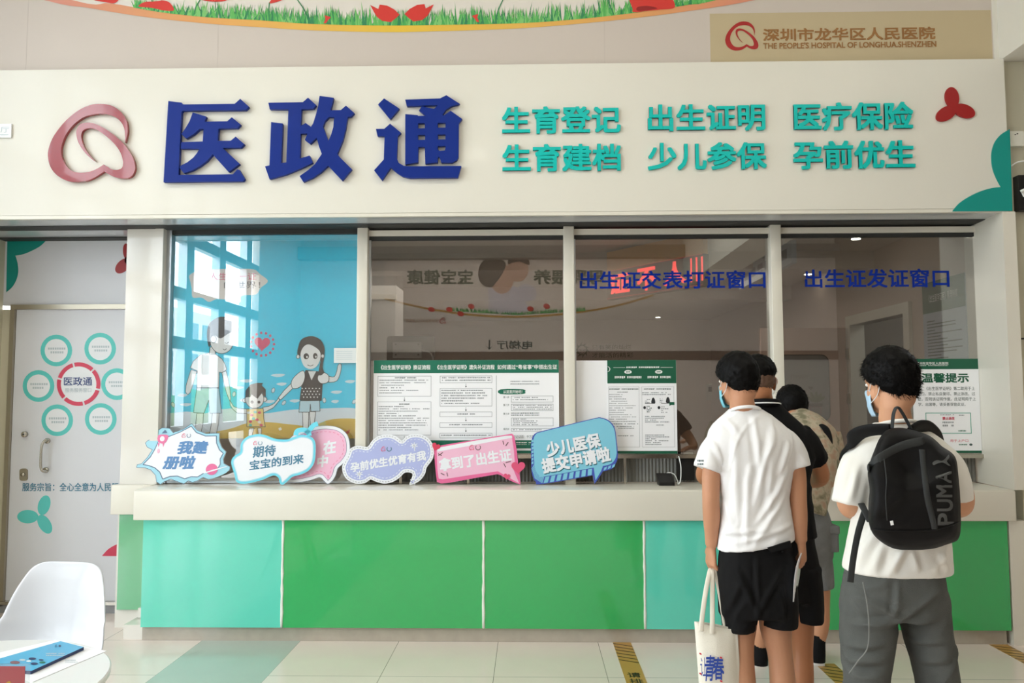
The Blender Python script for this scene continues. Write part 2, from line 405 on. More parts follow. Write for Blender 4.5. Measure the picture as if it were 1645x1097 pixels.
for k in range(6):
    a0 = math.radians(60 * k + 18); arc = [(a0 + math.radians(55) * i / 10) for i in range(11)]
    art.flat([(126.5 + 35 * math.cos(a), 617 + 35 * math.sin(a)) for a in arc] + [(126.5 + 28.5 * math.cos(a), 617 + 28.5 * math.sin(a)) for a in reversed(arc)], fL, PR, 0.002)
art.text('医政通', fL, (103, 605.5, 148.5, 619.5), PB, 0.003, bold=0.012)
art.text('服务服务窗口', fL, (105, 623, 147, 630), PG, 0.003)
art.text('服务宗旨：全心全意为人民服务', fL, (36, 775.5, 203, 789), PBL, 0.002, bold=0.015)
Z7 = lambda l: [(x * 0.2708, 800 + y * 0.2708) for x, y in l]
for cx, cy, rx, ry, a in ((262, 42, 36, 60, 0.3), (165, 110, 63, 40, 0), (266, 155, 36, 62, -0.55)): art.flat(Z7(ell(cx, cy, rx, ry, a)), fL, PT, 0.001)
art.flat(Z7(spl([(605, 343), (640, 305), (680, 280), (720, 265)], False, 4) + [(760, 262), (760, 345)]), fL, PR, 0.001)
art.build('printed_film', door)
c = P(72, 730, Y=YD - 0.05); h = MB()
hp = [P(76.5, 708, Y=YD), P(75, 706, Y=YD - 0.045), P(69.5, 711, Y=YD - 0.06), P(66.5, 720, Y=YD - 0.062), P(65.5, 748, Y=YD - 0.062), P(68, 756, Y=YD - 0.06), P(72, 757, Y=YD - 0.045), P(74, 755, Y=YD)]
h.tube(spl([tuple(p) for p in hp], False, 5), 0.0095, STEEL, 10)
for q in ((76.5, 708), (74, 755)):
    p = P(*q, Y=YD); h.tube([p + Vector((0, 0.004, 0)), p + Vector((0, -0.012, 0))], 0.02, STEEL, 16)
h.build('handle', door)
p = P(40.5, 697.5, Y=YD); h = MB(); h.tube([p, p + Vector((0, -0.018, 0)), p + Vector((0, -0.022, 0))], [0.023, 0.021, 0.016], STEEL, 18); h.tube([p + Vector((0, -0.02, 0)), p + Vector((0, -0.024, 0))], 0.006, DARKGAP, 10); h.build('lock_cylinder', door)
p = P(38.5, 762, Y=YD); h = MB(); h.slab(rrect(32.5, 752.5, 45, 772, 4), fL, SAT, 0, 0.01); h.tube([p + Vector((0, -0.006, 0)), p + Vector((0, -0.02, 0))], 0.014, STEEL, 14); h.build('keyhole_plate', door)
w = MB(); w.box((-3.97, YD - 0.035, 0.062), (-2.8, YD + 0.05, 0.084), STEEL); w.box((-3.97, YD - 0.02, 0), (-2.8, YD + 0.05, 0.062), mat('grey_sill', (150, 153, 156), 0.4))
w.build('trim_3', kind='structure')

# ---------------------------------------------------------------- service counter
ct = thing('service_counter', 'long hospital service counter with white ledge and mint and green glass front panels', 'counter', (0, 0.2, 0))
w = MB(); w.box((-2.578, YS, 0.778), (3.08, 0.75, 0.968), CREAM, 0.006); w.box((-2.575, YS + 0.012, 0.966), (3.078, 0.75, 0.973), CREAM, 0.002); w.build('worktop', ct)
w = MB(); w.box((-2.868, 0.235, 0.775), (-2.585, 0.31, 0.975), CREAM, 0.005); w.build('side_ledge', pil)
px = [-2.529, -1.605, -0.302, 0.730, 1.74, 3.041]
for i, m in enumerate((MINT, GREEN, GREEN, MINT, GREEN)):
    box('front_panel', (px[i] + 0.006, 0.0, 0.092), (px[i + 1] - 0.006, 0.02, 0.80), m, ct)
JW = mat('white_sealant', (236, 238, 230), 0.4)
for x in px[1:5]:
    w = MB(); pts = []
    for i in range(15):
        z = 0.094 + (0.778 - 0.094) * i / 14; pts.append((x + random.uniform(-0.0015, 0.0015), -0.001, z))
    w.tube(pts, [(0.0085 + random.uniform(-0.002, 0.002), 0.004) for _ in pts], JW, 8, up=(1, 0, 0)); w.build('joint_strip', ct)
box('body', (-2.529, 0.02, 0.09), (3.045, 0.5, 0.80), CREAM, ct)
box('kick_board', (-2.525, 0.03, 0.0), (3.02, 0.3, 0.095), STONE, ct)
w = MB(); w.box((-2.832, 0.29, 0.125), (-2.545, 0.31, 0.775), PALEG); w.build('end_panel', pil)
w = MB(); w.box((-2.66, 0.05, 0), (-2.535, 0.31, 0.092), CREAMTILE); w.box((-2.64, 0.20, 0.098), (-2.54, 0.31, 0.16), CREAMTILE); w.build('plinth_block', pil)

# ---------------------------------------------------------------- glazed service windows
mx_ = [(-2.578, -2.578), (-1.208, -1.134), (0.239, 0.313), (1.675, 1.748), (3.105, 3.105)]
RAILZ = 1.168
for i in range(4):
    x0, x1 = mx_[i][1], mx_[i + 1][0]
    w = MB()
    if i == 0:
        w.box((x0, 0.34, 0.975), (x0 + 0.035, 0.42, ZS), ALU); w.box((x0 + 0.035, 0.35, 2.73), (x1, 0.42, ZS), DARKGAP)
        w.box((x0 + 0.035, 0.355, 0.975), (x1, 0.39, 0.99), ALU)
    else:
        w.box((x0, 0.335, 2.707), (x1, 0.41, 2.747), CREAM); w.box((x0, 0.355, 2.68), (x1, 0.385, 2.707), DARKGAP)
        w.box((x0, 0.355, 2.68), (x0 + 0.012, 0.40, RAILZ), ALU)
    win = w.build('window_%d' % (i + 1), kind='structure')
    zb = 0.985 if i == 0 else RAILZ
    box('glass', (x0, YG, zb), (x1, YG + 0.006, 2.70 if i else 2.74), GLASS if i else GLASS1, win)
    if i < 3: box('mullion', (mx_[i + 1][0], 0.30, 0.972), (mx_[i + 1][1], 0.42, ZS - 0.004), CREAM, win, bev=0.004)
    if i:
        w = MB(); w.box((x0, 0.345, RAILZ - 0.022), (x1, 0.40, RAILZ + 0.004), STEEL); w.build('bottom_rail', win)
        for q in ((1, 2) if i == 1 else (1,)):
            xp = {(1, 1): -0.43, (1, 2): -0.9, (2, 1): 0.655, (3, 1): 2.2}[(i, q)]
            w = MB(); w.box((xp - 0.009, 0.355, 0.972), (xp + 0.009, 0.385, RAILZ - 0.02), STEEL); w.build('rail_post', win)

# ---------------------------------------------------------------- office behind the glass
IX1, IYB, IZ = 3.12, 8.6, 2.88
OFF = mat('office_wall', (206, 190, 178), 0.5, var=0.02); OFC = mat('office_ceiling', (206, 196, 188), 0.5, var=0.02)
box('office_wall', (-2.9, IYB, 0), (IX1 + 0.1, IYB + 0.1, IZ), OFF, kind='structure')
box('office_wall', (-2.9, 0.62, 0), (-2.842, IYB, IZ), OFF, kind='structure')
w = MB()
for a, b, z0, z1 in ((0.4, 1.41, 0, IZ), (2.55, IYB, 0, IZ), (1.41, 2.55, 2.25, IZ)): w.box((IX1, a, z0), (IX1 + 0.1, b, z1), OFF)
w.build('office_wall', kind='structure')
box('office_floor', (-2.9, 0.74, -0.1), (IX1 + 1.6, IYB, 0), mat('office_floor', (150, 140, 128), 0.3), kind='structure')
w = MB(); w.box((-2.9, 0.44, IZ), (IX1 + 0.1, IYB + 0.1, IZ + 0.1), OFC)
for y in (2.0, 4.3): w.box((-2.8, y, IZ - 0.16), (IX1, y + 0.3, IZ), OFC)
w.build('office_ceiling', kind='structure')
def frameC(Y, cx, cy):
    """upright frame on the plane y = Y around a pixel: x right, y down, in photograph pixels at that spot"""
    c = P(cx, cy, Y=Y); kx = (P(cx + 5, cy, Y=Y).x - P(cx - 5, cy, Y=Y).x) / 10; kz = (P(cx, cy - 5, Y=Y).z - P(cx, cy + 5, Y=Y).z) / 10
    def f(x, y, d=0.0): return Vector((c.x + (x - cx) * kx, Y - d, c.z - (y - cy) * kz))
    return f
def inset(pts, d):
    L = len(pts); ar = sum(pts[i][0] * pts[(i + 1) % L][1] - pts[(i + 1) % L][0] * pts[i][1] for i in range(L)); s = 1 if ar > 0 else -1; out = []
    for i in range(L):
        a = pts[i - 1]; b = pts[(i + 1) % L]; dx, dy = b[0] - a[0], b[1] - a[1]; l = math.hypot(dx, dy) or 1
        out.append((pts[i][0] - s * dy / l * d, pts[i][1] + s * dx / l * d))
    return out
def outline(mb, pts, fr, m, w, d):
    L = pts + [pts[0]]
    for i in range(len(L) - 1): mb.flat(stroke([L[i], L[i + 1]], w), fr, m, d)
def dashes(mb, pts, fr, m, w, d, on=4.0, off=3.0):
    L = pts + [pts[0]]; seg = []; acc = 0; draw = True; cur = [L[0]]
    for i in range(len(L) - 1):
        a, b = L[i], L[i + 1]; l = math.hypot(b[0] - a[0], b[1] - a[1]); t = 0
        while l - t > 1e-9:
            need = (on if draw else off) - acc; st = min(need, l - t); t += st; acc += st; p = (a[0] + (b[0] - a[0]) * t / l, a[1] + (b[1] - a[1]) * t / l)
            if draw: cur.append(p)
            if acc >= (on if draw else off) - 1e-9:
                if draw and len(cur) > 1: seg.append(cur)
                draw = not draw; acc = 0; cur = [p]
    for c in seg:
        if len(c) > 1: mb.flat(stroke(c, w), fr, m, d)
LOGO = [(1052,562),(1072,480),(1080,400),(1060,290),(1000,190),(900,110),(800,78),(700,70),(600,85),(480,135),(350,230),(230,360),(140,500),(95,640),(95,750),(130,860),(200,950),(300,1015),(400,1045),(500,1045),(600,1030),(700,985),(797,922),(802,920),(880,965),(950,995),(1030,1008),(1100,1003),(1150,975),(1180,920),(1185,860),(1160,760),(1100,660),(1030,570),(940,490),(820,400),(700,335),(600,305),(530,308),(470,335),(440,400),(440,470),(465,550),(520,640),(590,720),(690,798),(600,700),(540,610),(505,520),(500,450),(525,400),(580,378),(650,382),(740,425),(850,510),(940,600),(1000,690),(1030,780),(1035,830),(1020,880),(970,900),(900,895),(840,860),(793,836),(787,836),(720,880),(640,915),(560,930),(480,930),(400,910),(330,850),(280,770),(255,690),(255,610),(285,500),(340,400),(430,300),(540,230),(640,205),(740,195),(830,205),(920,240),(990,300),(1030,370),(1045,430),(1050,500)]
LOGO = spl(LOGO, True, 3)
def logo(x0, y0, x1, y1, ang=0.0):
    a, b, c, d = bbox2(LOGO); q = [(x0 + (x - a) / (c - a) * (x1 - x0), y0 + (y - b) / (d - b) * (y1 - y0)) for x, y in LOGO]
    return rot2(q, ((x0 + x1) / 2, (y0 + y1) / 2), ang) if ang else q
def heart(cx, cy, r, ang=0.0):
    q = []
    for i in range(28):
        t = 2 * PI * i / 28; q.append((cx + r * 16 * math.sin(t) ** 3 / 16, cy - r * (13 * math.cos(t) - 5 * math.cos(2 * t) - 2 * math.cos(3 * t) - math.cos(4 * t)) / 16))
    return rot2(q, (cx, cy), ang) if ang else q

# ---------------------------------------------------------------- signboard over the counter
sg = thing('fascia_signboard', 'wide white hospital signboard with blue and teal raised lettering over the service windows', 'sign', (0, 0.15, ZS))
w = MB(); w.box((HX0, YS, ZS + 0.022), (3.128, 0.029, 3.785), SIGNW); w.build('board', sg)
w = MB(); w.box((HX0, 0.03, ZS + 0.022), (3.12, 0.43, 3.78), SIGNW); w.build('wall_lintel', kind='structure')
w = MB(); w.box((HX0, YS + 0.003, ZS - 0.002), (3.12, 0.0, ZS + 0.021), CREAM); w.build('edge_trim', sg)
f = frameC(YS, 151, 232); k = 160 / 1254.
MB().slab([(70 + x * k, 160 + y * k) for x, y in LOGO], f, LOGORED, 0.004, 0.028).build('emblem', sg)
BIG = {'yi': ((260, 150), [([(90,105),(245,125),(262,147),(870,145),(932,88),(1035,180),(998,220),(262,220),(248,235),(232,970),(865,968),(915,910),(940,918),(1005,1022),(985,1050),(60,1052)], []),
  ([(380,243),(540,292),(522,352),(785,350),(838,303),(942,388),(905,432),(685,435),(680,578),(830,578),(888,530),(990,618),(948,660),(740,662),(942,848),(815,942),(625,735),(560,810),(480,870),(400,915),(295,952),(244,890),(250,865),(330,825),(400,770),(440,720),(470,668),(252,665),(252,588),(505,583),(510,435),(460,440),(400,495),(310,548),(252,495),(300,425),(345,345)], [])]),
 'zheng': ((425, 150), [([(55,125),(460,122),(520,70),(617,158),(585,200),(445,205),(440,400),(497,368),(560,412),(585,370),(615,270),(640,170),(655,50),(820,75),(785,222),(905,220),(965,168),(1063,255),(1025,298),(985,302),(965,440),(935,570),(870,730),(900,770),(1042,910),(930,1042),(765,868),(680,945),(590,1005),(480,1053),(435,985),(530,920),(610,850),(690,730),(655,640),(628,540),(552,612),(490,565),(520,490),(440,490),(437,780),(548,748),(588,830),(450,895),(280,965),(85,1018),(30,868),(82,858),(92,352),(228,370),(218,832),(278,825),(292,205),(72,200)],
   [[(765,300),(828,300),(820,420),(795,510),(765,580),(730,490),(700,410),(720,350)]])]),
 'tong': ((598, 150), [([(145,75),(325,195),(218,320),(75,145)], []), ([(52,432),(150,432),(218,372),(347,480),(308,520),(300,780),(320,830),(380,865),(440,872),(1050,872),(1012,1008),(450,1008),(370,990),(300,945),(230,885),(128,1033),(35,915),(148,790),(155,518),(72,515)], []),
  ([(392,92),(800,82),(875,45),(1033,148),(930,175),(870,215),(830,280),(850,278),(925,228),(1060,325),(1020,375),(1018,770),(1000,805),(945,835),(820,835),(795,765),(778,770),(776,830),(632,845),(625,648),(550,648),(548,828),(398,850),(395,262),(540,275),(545,285),(635,285),(555,220),(590,172),(730,205),(775,160),(412,168)],
   [[(545,370),(625,370),(625,430),(545,430)],[(775,368),(865,368),(865,425),(775,425)],[(545,508),(628,508),(628,565),(545,565)],[(778,505),(865,505),(865,562),(778,562)],[(778,640),(868,640),(860,690),(800,695),(775,680)]])])}
for kk, ((ox, oy), polys) in BIG.items():
    f = frameC(YS, ox + 75, oy + 75); s = 150 / 1097.; w = MB()
    for o_, hs in polys: w.slab([(ox + x * s, oy + y * s) for x, y in o_], f, BLUE, 0.006, 0.034, holes=[[(ox + x * s, oy + y * s) for x, y in h] for h in hs])
    w.build('large_character', sg)
for t, bx in (('生育登记', (806.4, 172, 996.6, 215.2)), ('出生证明', (1040, 168.5, 1228, 211.4)), ('医疗保险', (1273.8, 165.5, 1465.3, 210)), ('生育建档', (807, 232.3, 997, 275.9)), ('少儿参保', (1040, 229.8, 1230.5, 273.4)), ('孕前优生', (1273.3, 227, 1468, 272.2))):
    cx, cy = (bx[0] + bx[2]) / 2, (bx[1] + bx[3]) / 2; f = frameC(YS, cx, cy)
    vs, _ = glyphs(t, 0.03); a, b, c, d = bbox2(vs); sx = (bx[2] - bx[0]) / (c - a); sy = (bx[3] - bx[1]) / (d - b)
    for i, ch in enumerate(t):
        v1, _ = glyphs(ch, 0.03); q = bbox2(v1)
        x0 = bx[0] + (q[0] + i - a) * sx; x1 = bx[0] + (q[2] + i - a) * sx; y0 = bx[3] - (q[3] - b) * sy; y1 = bx[3] - (q[1] - b) * sy
        MB().text(ch, f, (x0, y0, x1, y1), TEAL, 0.003, 0.018, bold=0.03).build('small_character', sg)
f = frameC(YS, 1532, 170); w = MB(); s = 155 / 791.
for cx, cy, rx, ry, a in ((196, 142, 57, 86, -0.10), (142, 272, 90, 54, -0.50), (290, 252, 92, 54, 0.36)): w.slab([(1490 + x * s, 130 + y * s) for x, y in ell(cx, cy, rx, ry, a, 36)], f, RED, 0.002, 0.014 + 0.0002 * (cx / 100))
w.build('trefoil', sg)
f = frameY(YS); w = MB(); cp = spl([(672, 396), (600, 440), (550, 500), (525, 570), (520, 640), (530, 720), (560, 800), (598, 870)], False, 4) + spl([(594, 872), (520, 880), (420, 910), (320, 960), (250, 1010), (200, 1070)], False, 4) + [(694, 1066)]
w.slab([(1490 + x * s, 130 + y * s) for x, y in cp], f, TEALD, 0.001, 0.004); w.build('corner_motif', sg)
w = MB(); f = frameC(YS, 5, 211); w.slab([(-60, 200), (20, 200), (20, 222), (-60, 222)], f, mat('plate_white', (238, 240, 242), 0.3), 0.002, 0.014); w.text('大厅', f, (-12, 204.5, 17, 214), PG, 0.0145); w.flat([(-20, 217), (16, 217), (16, 218.4), (-20, 218.4)], f, PG, 0.0146)
prop(w.build('wall_plate'), 'small white hall name plate on the far end of the signboard beside the emblem', 'sign')

# ---------------------------------------------------------------- mural above the signboard
mu = thing('wall_mural', 'printed mural of poppies and grass over a golden arc above the signboard', 'mural', (0, 0.03, 3.8))
YM = 0.03; f = frameY(YM)
low = spl([(-420, -160), (-150, -62), (74, 1), (143, 13), (230, 27), (332, 38), (420, 44), (502, 49), (617, 51.8), (706, 50.3), (820, 46.5), (902, 40.8), (1004, 31), (1106, 18), (1219, -1), (1420, -48), (1660, -130)], False, 5)
upp = spl([(-420, -175), (-150, -85), (115, 0), (179, 5.6), (255, 19), (332, 27.6), (420, 32.7), (502, 38.5), (617, 40.9), (706, 40), (820, 37.8), (902, 33), (1004, 22.5), (1106, 7.7), (1150, 0), (1400, -62), (1660, -145)], False, 5)
MP = mat('mural_picture_ground', (226, 220, 212), 0.5, var=0.02)
MB().flat(upp + [(1660, -190), (-420, -190)], f, MP, 0.001).build('picture_ground', mu)
def goldmat():
    m = bpy.data.materials.new('mural_gold'); m.use_nodes = True; nt = m.node_tree; n = nt.nodes; L = nt.links.new; bs = n['Principled BSDF']; bs.inputs['Roughness'].default_value = 0.45
    tc = n.new('ShaderNodeTexCoord'); sx = n.new('ShaderNodeSeparateXYZ'); L(tc.outputs['Object'], sx.inputs[0])
    mr = n.new('ShaderNodeMapRange'); mr.inputs[1].default_value = -3.4; mr.inputs[2].default_value = 1.6; L(sx.outputs[0], mr.inputs[0])
    cr = n.new('ShaderNodeValToRGB'); e = cr.color_ramp.elements; e[0].position = 0; e[0].color = rgb((214, 140, 130)); e[1].position = 1; e[1].color = rgb((222, 140, 122))
    for p_, c_ in ((0.25, (226, 164, 90)), (0.5, (232, 194, 62)), (0.75, (226, 172, 84))): q = cr.color_ramp.elements.new(p_); q.color = rgb(c_)
    L(mr.outputs[0], cr.inputs[0]); L(cr.outputs[0], bs.inputs['Base Color']); return m
MB().flat(low + upp[::-1], f, goldmat(), 0.002).build('golden_arc', mu)
GR = [mat('print_grass_%s' % n_, c_, 0.5) for n_, c_ in (('a', (96, 184, 92)), ('b', (70, 168, 84)), ('c', (128, 200, 116)), ('d', (40, 132, 84)))]
def on_arc(x):
    for i in range(len(upp) - 1):
        if upp[i][0] <= x <= upp[i + 1][0]: t = (x - upp[i][0]) / (upp[i + 1][0] - upp[i][0] + 1e-9); return upp[i][1] + (upp[i + 1][1] - upp[i][1]) * t
    return 0
w = MB(); rg = random.Random(3)
for i in range(1500):
    x = rg.uniform(215, 1150); y = on_arc(x); c = min(1, (x - 190) / 200, (1190 - x) / 200); h = rg.uniform(9, 38) * (0.5 + 0.5 * c) * (1.2 if rg.random() < 0.2 else 1) * (0.75 + 0.5 * noise.noise(Vector((x / 26, 3, 0)))); b = rg.uniform(0.8, 2.6); le = rg.uniform(-7, 7)
    w.flat([(x - b, y + 0.3), (x + b, y + 0.3), (x + le * 0.6 + b * 0.4, y - h * 0.6), (x + le, y - h)], f, rg.choice(GR), 0.003 + 0.0004 * rg.random())
w.build('grass_print', mu)
PP = mat('print_poppy', (214, 52, 44), 0.45); PPD = mat('print_poppy_dark', (150, 20, 22), 0.45); GS = GR[3]
def poppy(pts, dark=None, sm=True):
    w = MB(); w.flat(spl(pts, True, 4) if sm else pts, f, PP, 0.0045)
    if dark: w.flat(spl(dark, True, 4), f, PPD, 0.005)
    w.build('poppy_print', mu)
poppy([(150, -8), (192, -8), (186, 5), (170, 4), (150, 0)])
poppy([(223, 11), (232, 4), (246, 3), (256, 2), (262, 1), (272, 4), (279, 13), (278, 18), (262, 17), (244, 13)])
poppy([(318, -6), (366, -6), (362, 2), (340, 3), (324, 0)])
poppy([(434, 6), (438, -1), (458, -8), (462, -4), (450, 2)], None)
q1 = [(595, 8.5), (600, 11), (608, 15), (610, 8), (622, 9.5), (634, 16), (642, 24), (637, 29), (628, 36), (614, 34), (605, 27), (600, 18)]
poppy(q1, None, False); poppy([(1292 - x, y - 1) for x, y in q1], None, False)
poppy([(522, 25), (532, 28), (527, 33), (524, 38), (520, 38), (523, 31)], None, False); poppy([(1290 - x, y - 2) for x, y in ((522, 25), (532, 28), (527, 33), (524, 38), (520, 38), (523, 31))], None, False)
poppy([(1016, 14), (1014, -8), (1070, -8), (1084, 12), (1060, 16), (1040, 18), (1018, 20)], [(1024, 12), (1040, 10), (1056, 14), (1040, 17), (1024, 18)])
for a in (((478, 0), (490, 18), (496, 36)), ((808, 0), (800, 18), (796, 36)), ((322, 0), (315, 12), (312, 24)), ((976, 0), (982, 14), (986, 24)), ((433, 4), (432, 20), (434, 34))): MB().flat(stroke(spl(a, False, 5), 1.6), f, GS, 0.0042).build('stem_print', mu)
w = MB(); TANL = mat('mural_tan_letters', (150, 104, 52), 0.5); LR2 = mat('mural_logo_red', (168, 24, 26), 0.4)
a0 = P(1140, 22, Y=YM); a1 = P(1594, 94, Y=YM)
w.add([(a0.x, YM - 0.001, 3.79), (3.092, YM - 0.001, 3.79), (3.092, YM - 0.001, a0.z), (a0.x, YM - 0.001, a0.z)], [(0, 1, 2, 3)], TAN); w.build('tan_patch', mu)
f2 = frameC(YM, 1364, 58); w = MB()
w.text('深圳市龙华区人民医院', f2, (1225, 44.5, 1502, 65.2), TANL, 0.003, bold=0.03); w.text("THE PEOPLE'S HOSPITAL OF LONGHUA.SHENZHEN", f2, (1225, 67.5, 1503, 77.3), TANL, 0.003, bold=0.03); w.build('hospital_name', mu)
MB().flat(logo(1164, 32.5, 1217.5, 79.5), f2, LR2, 0.003).build('emblem', mu)
SEAM = mat('panel_seam', (196, 186, 178), 0.6)
w = MB()
for x in (43, 350, 971): p = P(x, 70, Y=YM); w.box((p.x - 0.002, YM - 0.0008, 3.75), (p.x + 0.002, YM, HZ - 0.01), SEAM)
w.build('trim_4', kind='structure')

# ---------------------------------------------------------------- lettering on the panes
VB = mat('vinyl_blue', (8, 46, 150), 0.5, spec=0.15)
for t, bx, lb in (('出生证交表打证窗口', (930.8, 434.7, 1229.2, 464), 'blue vinyl lettering of nine characters across the third window pane'), ('出生证发证窗口', (1292.6, 432, 1524.7, 462), 'blue vinyl lettering of seven characters across the window pane above the backpack')):
    f = frameC(YG, (bx[0] + bx[2]) / 2, 448); prop(MB().text(t, f, bx, VB, 0.0005, 0.0015, bold=0.022, res=4).build('window_lettering'), lb, 'lettering')

# ---------------------------------------------------------------- family poster behind the first pane
YP = YG + 0.022; po = thing('family_poster', 'blue beach poster of a cartoon family of three hand in hand behind the first pane', 'poster', tuple(P(423, 704, Y=YP)))
f = frameY(YP); SKY = mat('poster_sky', (30, 216, 250), 0.5, var=0.02); FOAM = mat('poster_foam', (228, 238, 246), 0.5); SAND = mat('poster_sand', (226, 190, 74), 0.5, var=0.06, vscale=25); INK = mat('poster_ink', (38, 42, 48), 0.5); SKIN = mat('poster_white_skin', (244, 244, 244), 0.5); SHO = mat('poster_shorts', (196, 228, 240), 0.5); PINK = mat('poster_pink', (228, 70, 120), 0.5); YEL = mat('poster_yellow', (240, 214, 130), 0.5)
w = MB(); w.slab([(266, 374), (578, 374), (578, 704.5), (266, 704.5)], f, SKY, -0.002, 0); w.build('paper', po)
w = MB(); w.flat([(266, 664), (300, 661)] + spl([(330, 664), (370, 656), (420, 664), (470, 658), (520, 656), (560, 655), (578, 658)], False, 4) + [(578, 704), (266, 704)], f, FOAM, 0.0004)
w.flat(spl([(266, 700), (290, 697), (340, 694), (372, 688), (396, 680), (430, 678), (470, 682), (500, 684), (530, 674), (560, 672), (578, 674)], False, 4) + [(578, 704.4), (266, 704.4)], f, SAND, 0.0008); w.build('beach_print', po)
A2 = lambda l: [(280 + x * .1914, 500 + y * .1914) for x, y in l]
A3 = lambda l: [(380 + x * .1732, 520 + y * .1732) for x, y in l]
def figure(items, name):
    w = MB(); d = 0.0012
    for pts, m, o in items:
        d += 0.00012; w.flat(pts, f, m, d)
        if o: outline(w, pts, f, INK, 0.9, d + 0.00005)
    return w.build(name, po)
figure([(A2([(140,490),(118,560),(100,620),(95,680),(115,700),(135,680),(165,590),(190,505)]), SKIN, 1), (A2([(400,515),(420,610),(440,690),(465,750),(475,740),(465,640),(450,560),(435,500)]), SKIN, 1),
  (A2([(190,855),(245,855),(240,950),(215,1060),(165,1060),(180,960)]), SKIN, 1), (A2([(320,855),(378,855),(370,950),(345,1060),(290,1060),(310,960)]), SKIN, 1),
  (A2([(190,645),(375,645),(398,855),(300,855),(290,745),(250,855),(162,850)]), SHO, 1),
  (A2([(290,350),(340,355),(400,400),(425,440),(440,490),(400,515),(378,510),(375,640),(190,640),(195,500),(135,475),(160,420),(220,365)]), SKIN, 1),
  (A2([(300,300),(345,300),(345,360),(295,360)]), SKIN, 1), (A2(ell(400, 240, 100, 115)), SKIN, 1),
  (A2(spl([(285,285),(275,180),(300,95),(390,45),(480,70),(535,120),(540,170),(520,212),(500,170),(450,190),(390,228),(345,205),(315,225),(302,290)], True, 3)), INK, 0), (A2(ell(330, 235, 24, 30)), SKIN, 1),
  (A2(stroke(spl([(425,262),(440,270),(458,258)], False, 4), 5)), INK, 0), (A2(stroke(spl([(410,315),(425,325),(440,312)], False, 4), 5)), INK, 0)], 'father_print')
figure([(A2([(465,745),(500,800),(540,815),(610,820),(610,858),(530,855),(490,820),(470,790)]), SKIN, 1), (A3([(390,690),(350,740),(300,765),(245,775),(250,825),(340,780),(400,710)]), SKIN, 1),
  (A2([(630,980),(670,980),(650,1050),(622,1045)]), SKIN, 1), (A2([(700,980),(732,980),(730,1055),(708,1050)]), SKIN, 1),
  (A2([(608,820),(748,815),(752,900),(765,970),(610,970)]), YEL, 1)] + [(A2(ell(x, y, 14, 11)), m, 0) for x, y, m in ((650, 870, PINK), (715, 850, PINK), (640, 925, PINK), (695, 910, PINK), (730, 955, PINK), (680, 845, PT), (665, 900, PT), (640, 955, PT), (715, 930, SKIN), (625, 850, SKIN))] +
  [(A2(ell(592, 748, 18, 18)), SKIN, 1), (A2(ell(760, 738, 18, 18)), SKIN, 1), (A2(ell(675, 735, 78, 78)), SKIN, 1),
  (A2([(598,722),(600,665),(640,615),(700,600),(748,603),(733,620),(768,655),(768,715),(748,712),(740,680),(700,735),(650,697),(640,720)]), INK, 0), (A2(ell(655, 762, 12, 13)), INK, 0), (A2(ell(712, 762, 12, 13)), INK, 0)], 'child_print')
figure([(A3([(515,545),(440,620),(385,690),(410,705),(480,640),(530,590)]), SKIN, 1), (A3(spl([(850,490),(905,492),(930,440),(940,385),(960,370),(972,385),(965,450),(930,530),(850,540)], True, 3)), SKIN, 1),
  (A3([(612,820),(670,820),(665,1040),(620,1040)]), SKIN, 1), (A3([(675,815),(735,815),(715,990),(690,990)]), SKIN, 1), (A3([(590,715),(770,712),(775,810),(690,812),(685,745),(680,820),(578,820)]), SHO, 1),
  (A3([(640,430),(760,440),(800,540),(790,715),(585,710),(600,600),(620,500)]), INK, 0)] + [(A3(ell(610 + 32 * (i % 6) + (14 if (i // 6) % 2 else 0), 600 + 27 * (i // 6), 7, 7, 0, 8)), SKIN, 0) for i in range(24) if not (i % 6 == 5 and (i // 6) % 2)] +
  [(A3([(665,440),(740,440),(697,525)]), SKIN, 0), (A3(spl([(620,435),(636,500),(600,580),(525,600),(510,540),(550,480)], True, 3)), SKIN, 1), (A3(spl([(760,480),(800,450),(855,480),(850,540),(790,555),(755,520)], True, 3)), SKIN, 1),
  (A3(spl([(580,300),(575,210),(610,140),(700,115),(780,150),(815,220),(815,300),(800,400),(812,458),(760,470),(770,300)], True, 3)), INK, 0), (A3(ell(572, 305, 15, 18)), SKIN, 1), (A3(ell(800, 300, 15, 18)), SKIN, 1),
  (A3(spl([(595,300),(610,235),(650,195),(700,200),(770,250),(780,320),(745,395),(685,420),(625,390)], True, 3)), SKIN, 0), (A3(ell(648, 302, 25, 28)), INK, 0), (A3(ell(732, 300, 21, 28)), INK, 0), (A3(ell(655, 308, 8, 9)), SKIN, 0), (A3(ell(738, 306, 8, 9)), SKIN, 0), (A3(stroke(spl([(660,382),(688,392),(715,380)], False, 4), 6)), INK, 0)], 'mother_print')
w = MB(); w.flat(A3(heart(238, 183, 74, 0.06)), f, PINK, 0.001)
for i in range(15): a = 2 * PI * i / 15; w.flat(A3(ell(240 + 108 * math.cos(a), 190 + 106 * math.sin(a), 12, 13, 0, 10)), f, PINK, 0.001)
w.build('heart_print', po)
A8 = lambda l: [(250 + x * .2279, 350 + y * .2279) for x, y in l]
w = MB(); w.flat(A8(spl([(245,450),(238,405),(300,372),(380,362),(560,360),(690,362),(738,398),(792,445),(742,492),(705,540),(610,548),(600,590),(575,600),(555,560),(500,575),(430,572),(375,592),(325,562),(262,560),(255,500)], True, 4)), f, mat('poster_cloud', (238, 230, 226), 0.5), 0.001)
w.text('人生第一证', f, (336, 438, 412, 450), PINK, 0.0014); w.text('的世界！', f, (360, 452, 418, 463), INK, 0.0014); w.build('speech_cloud_print', po)
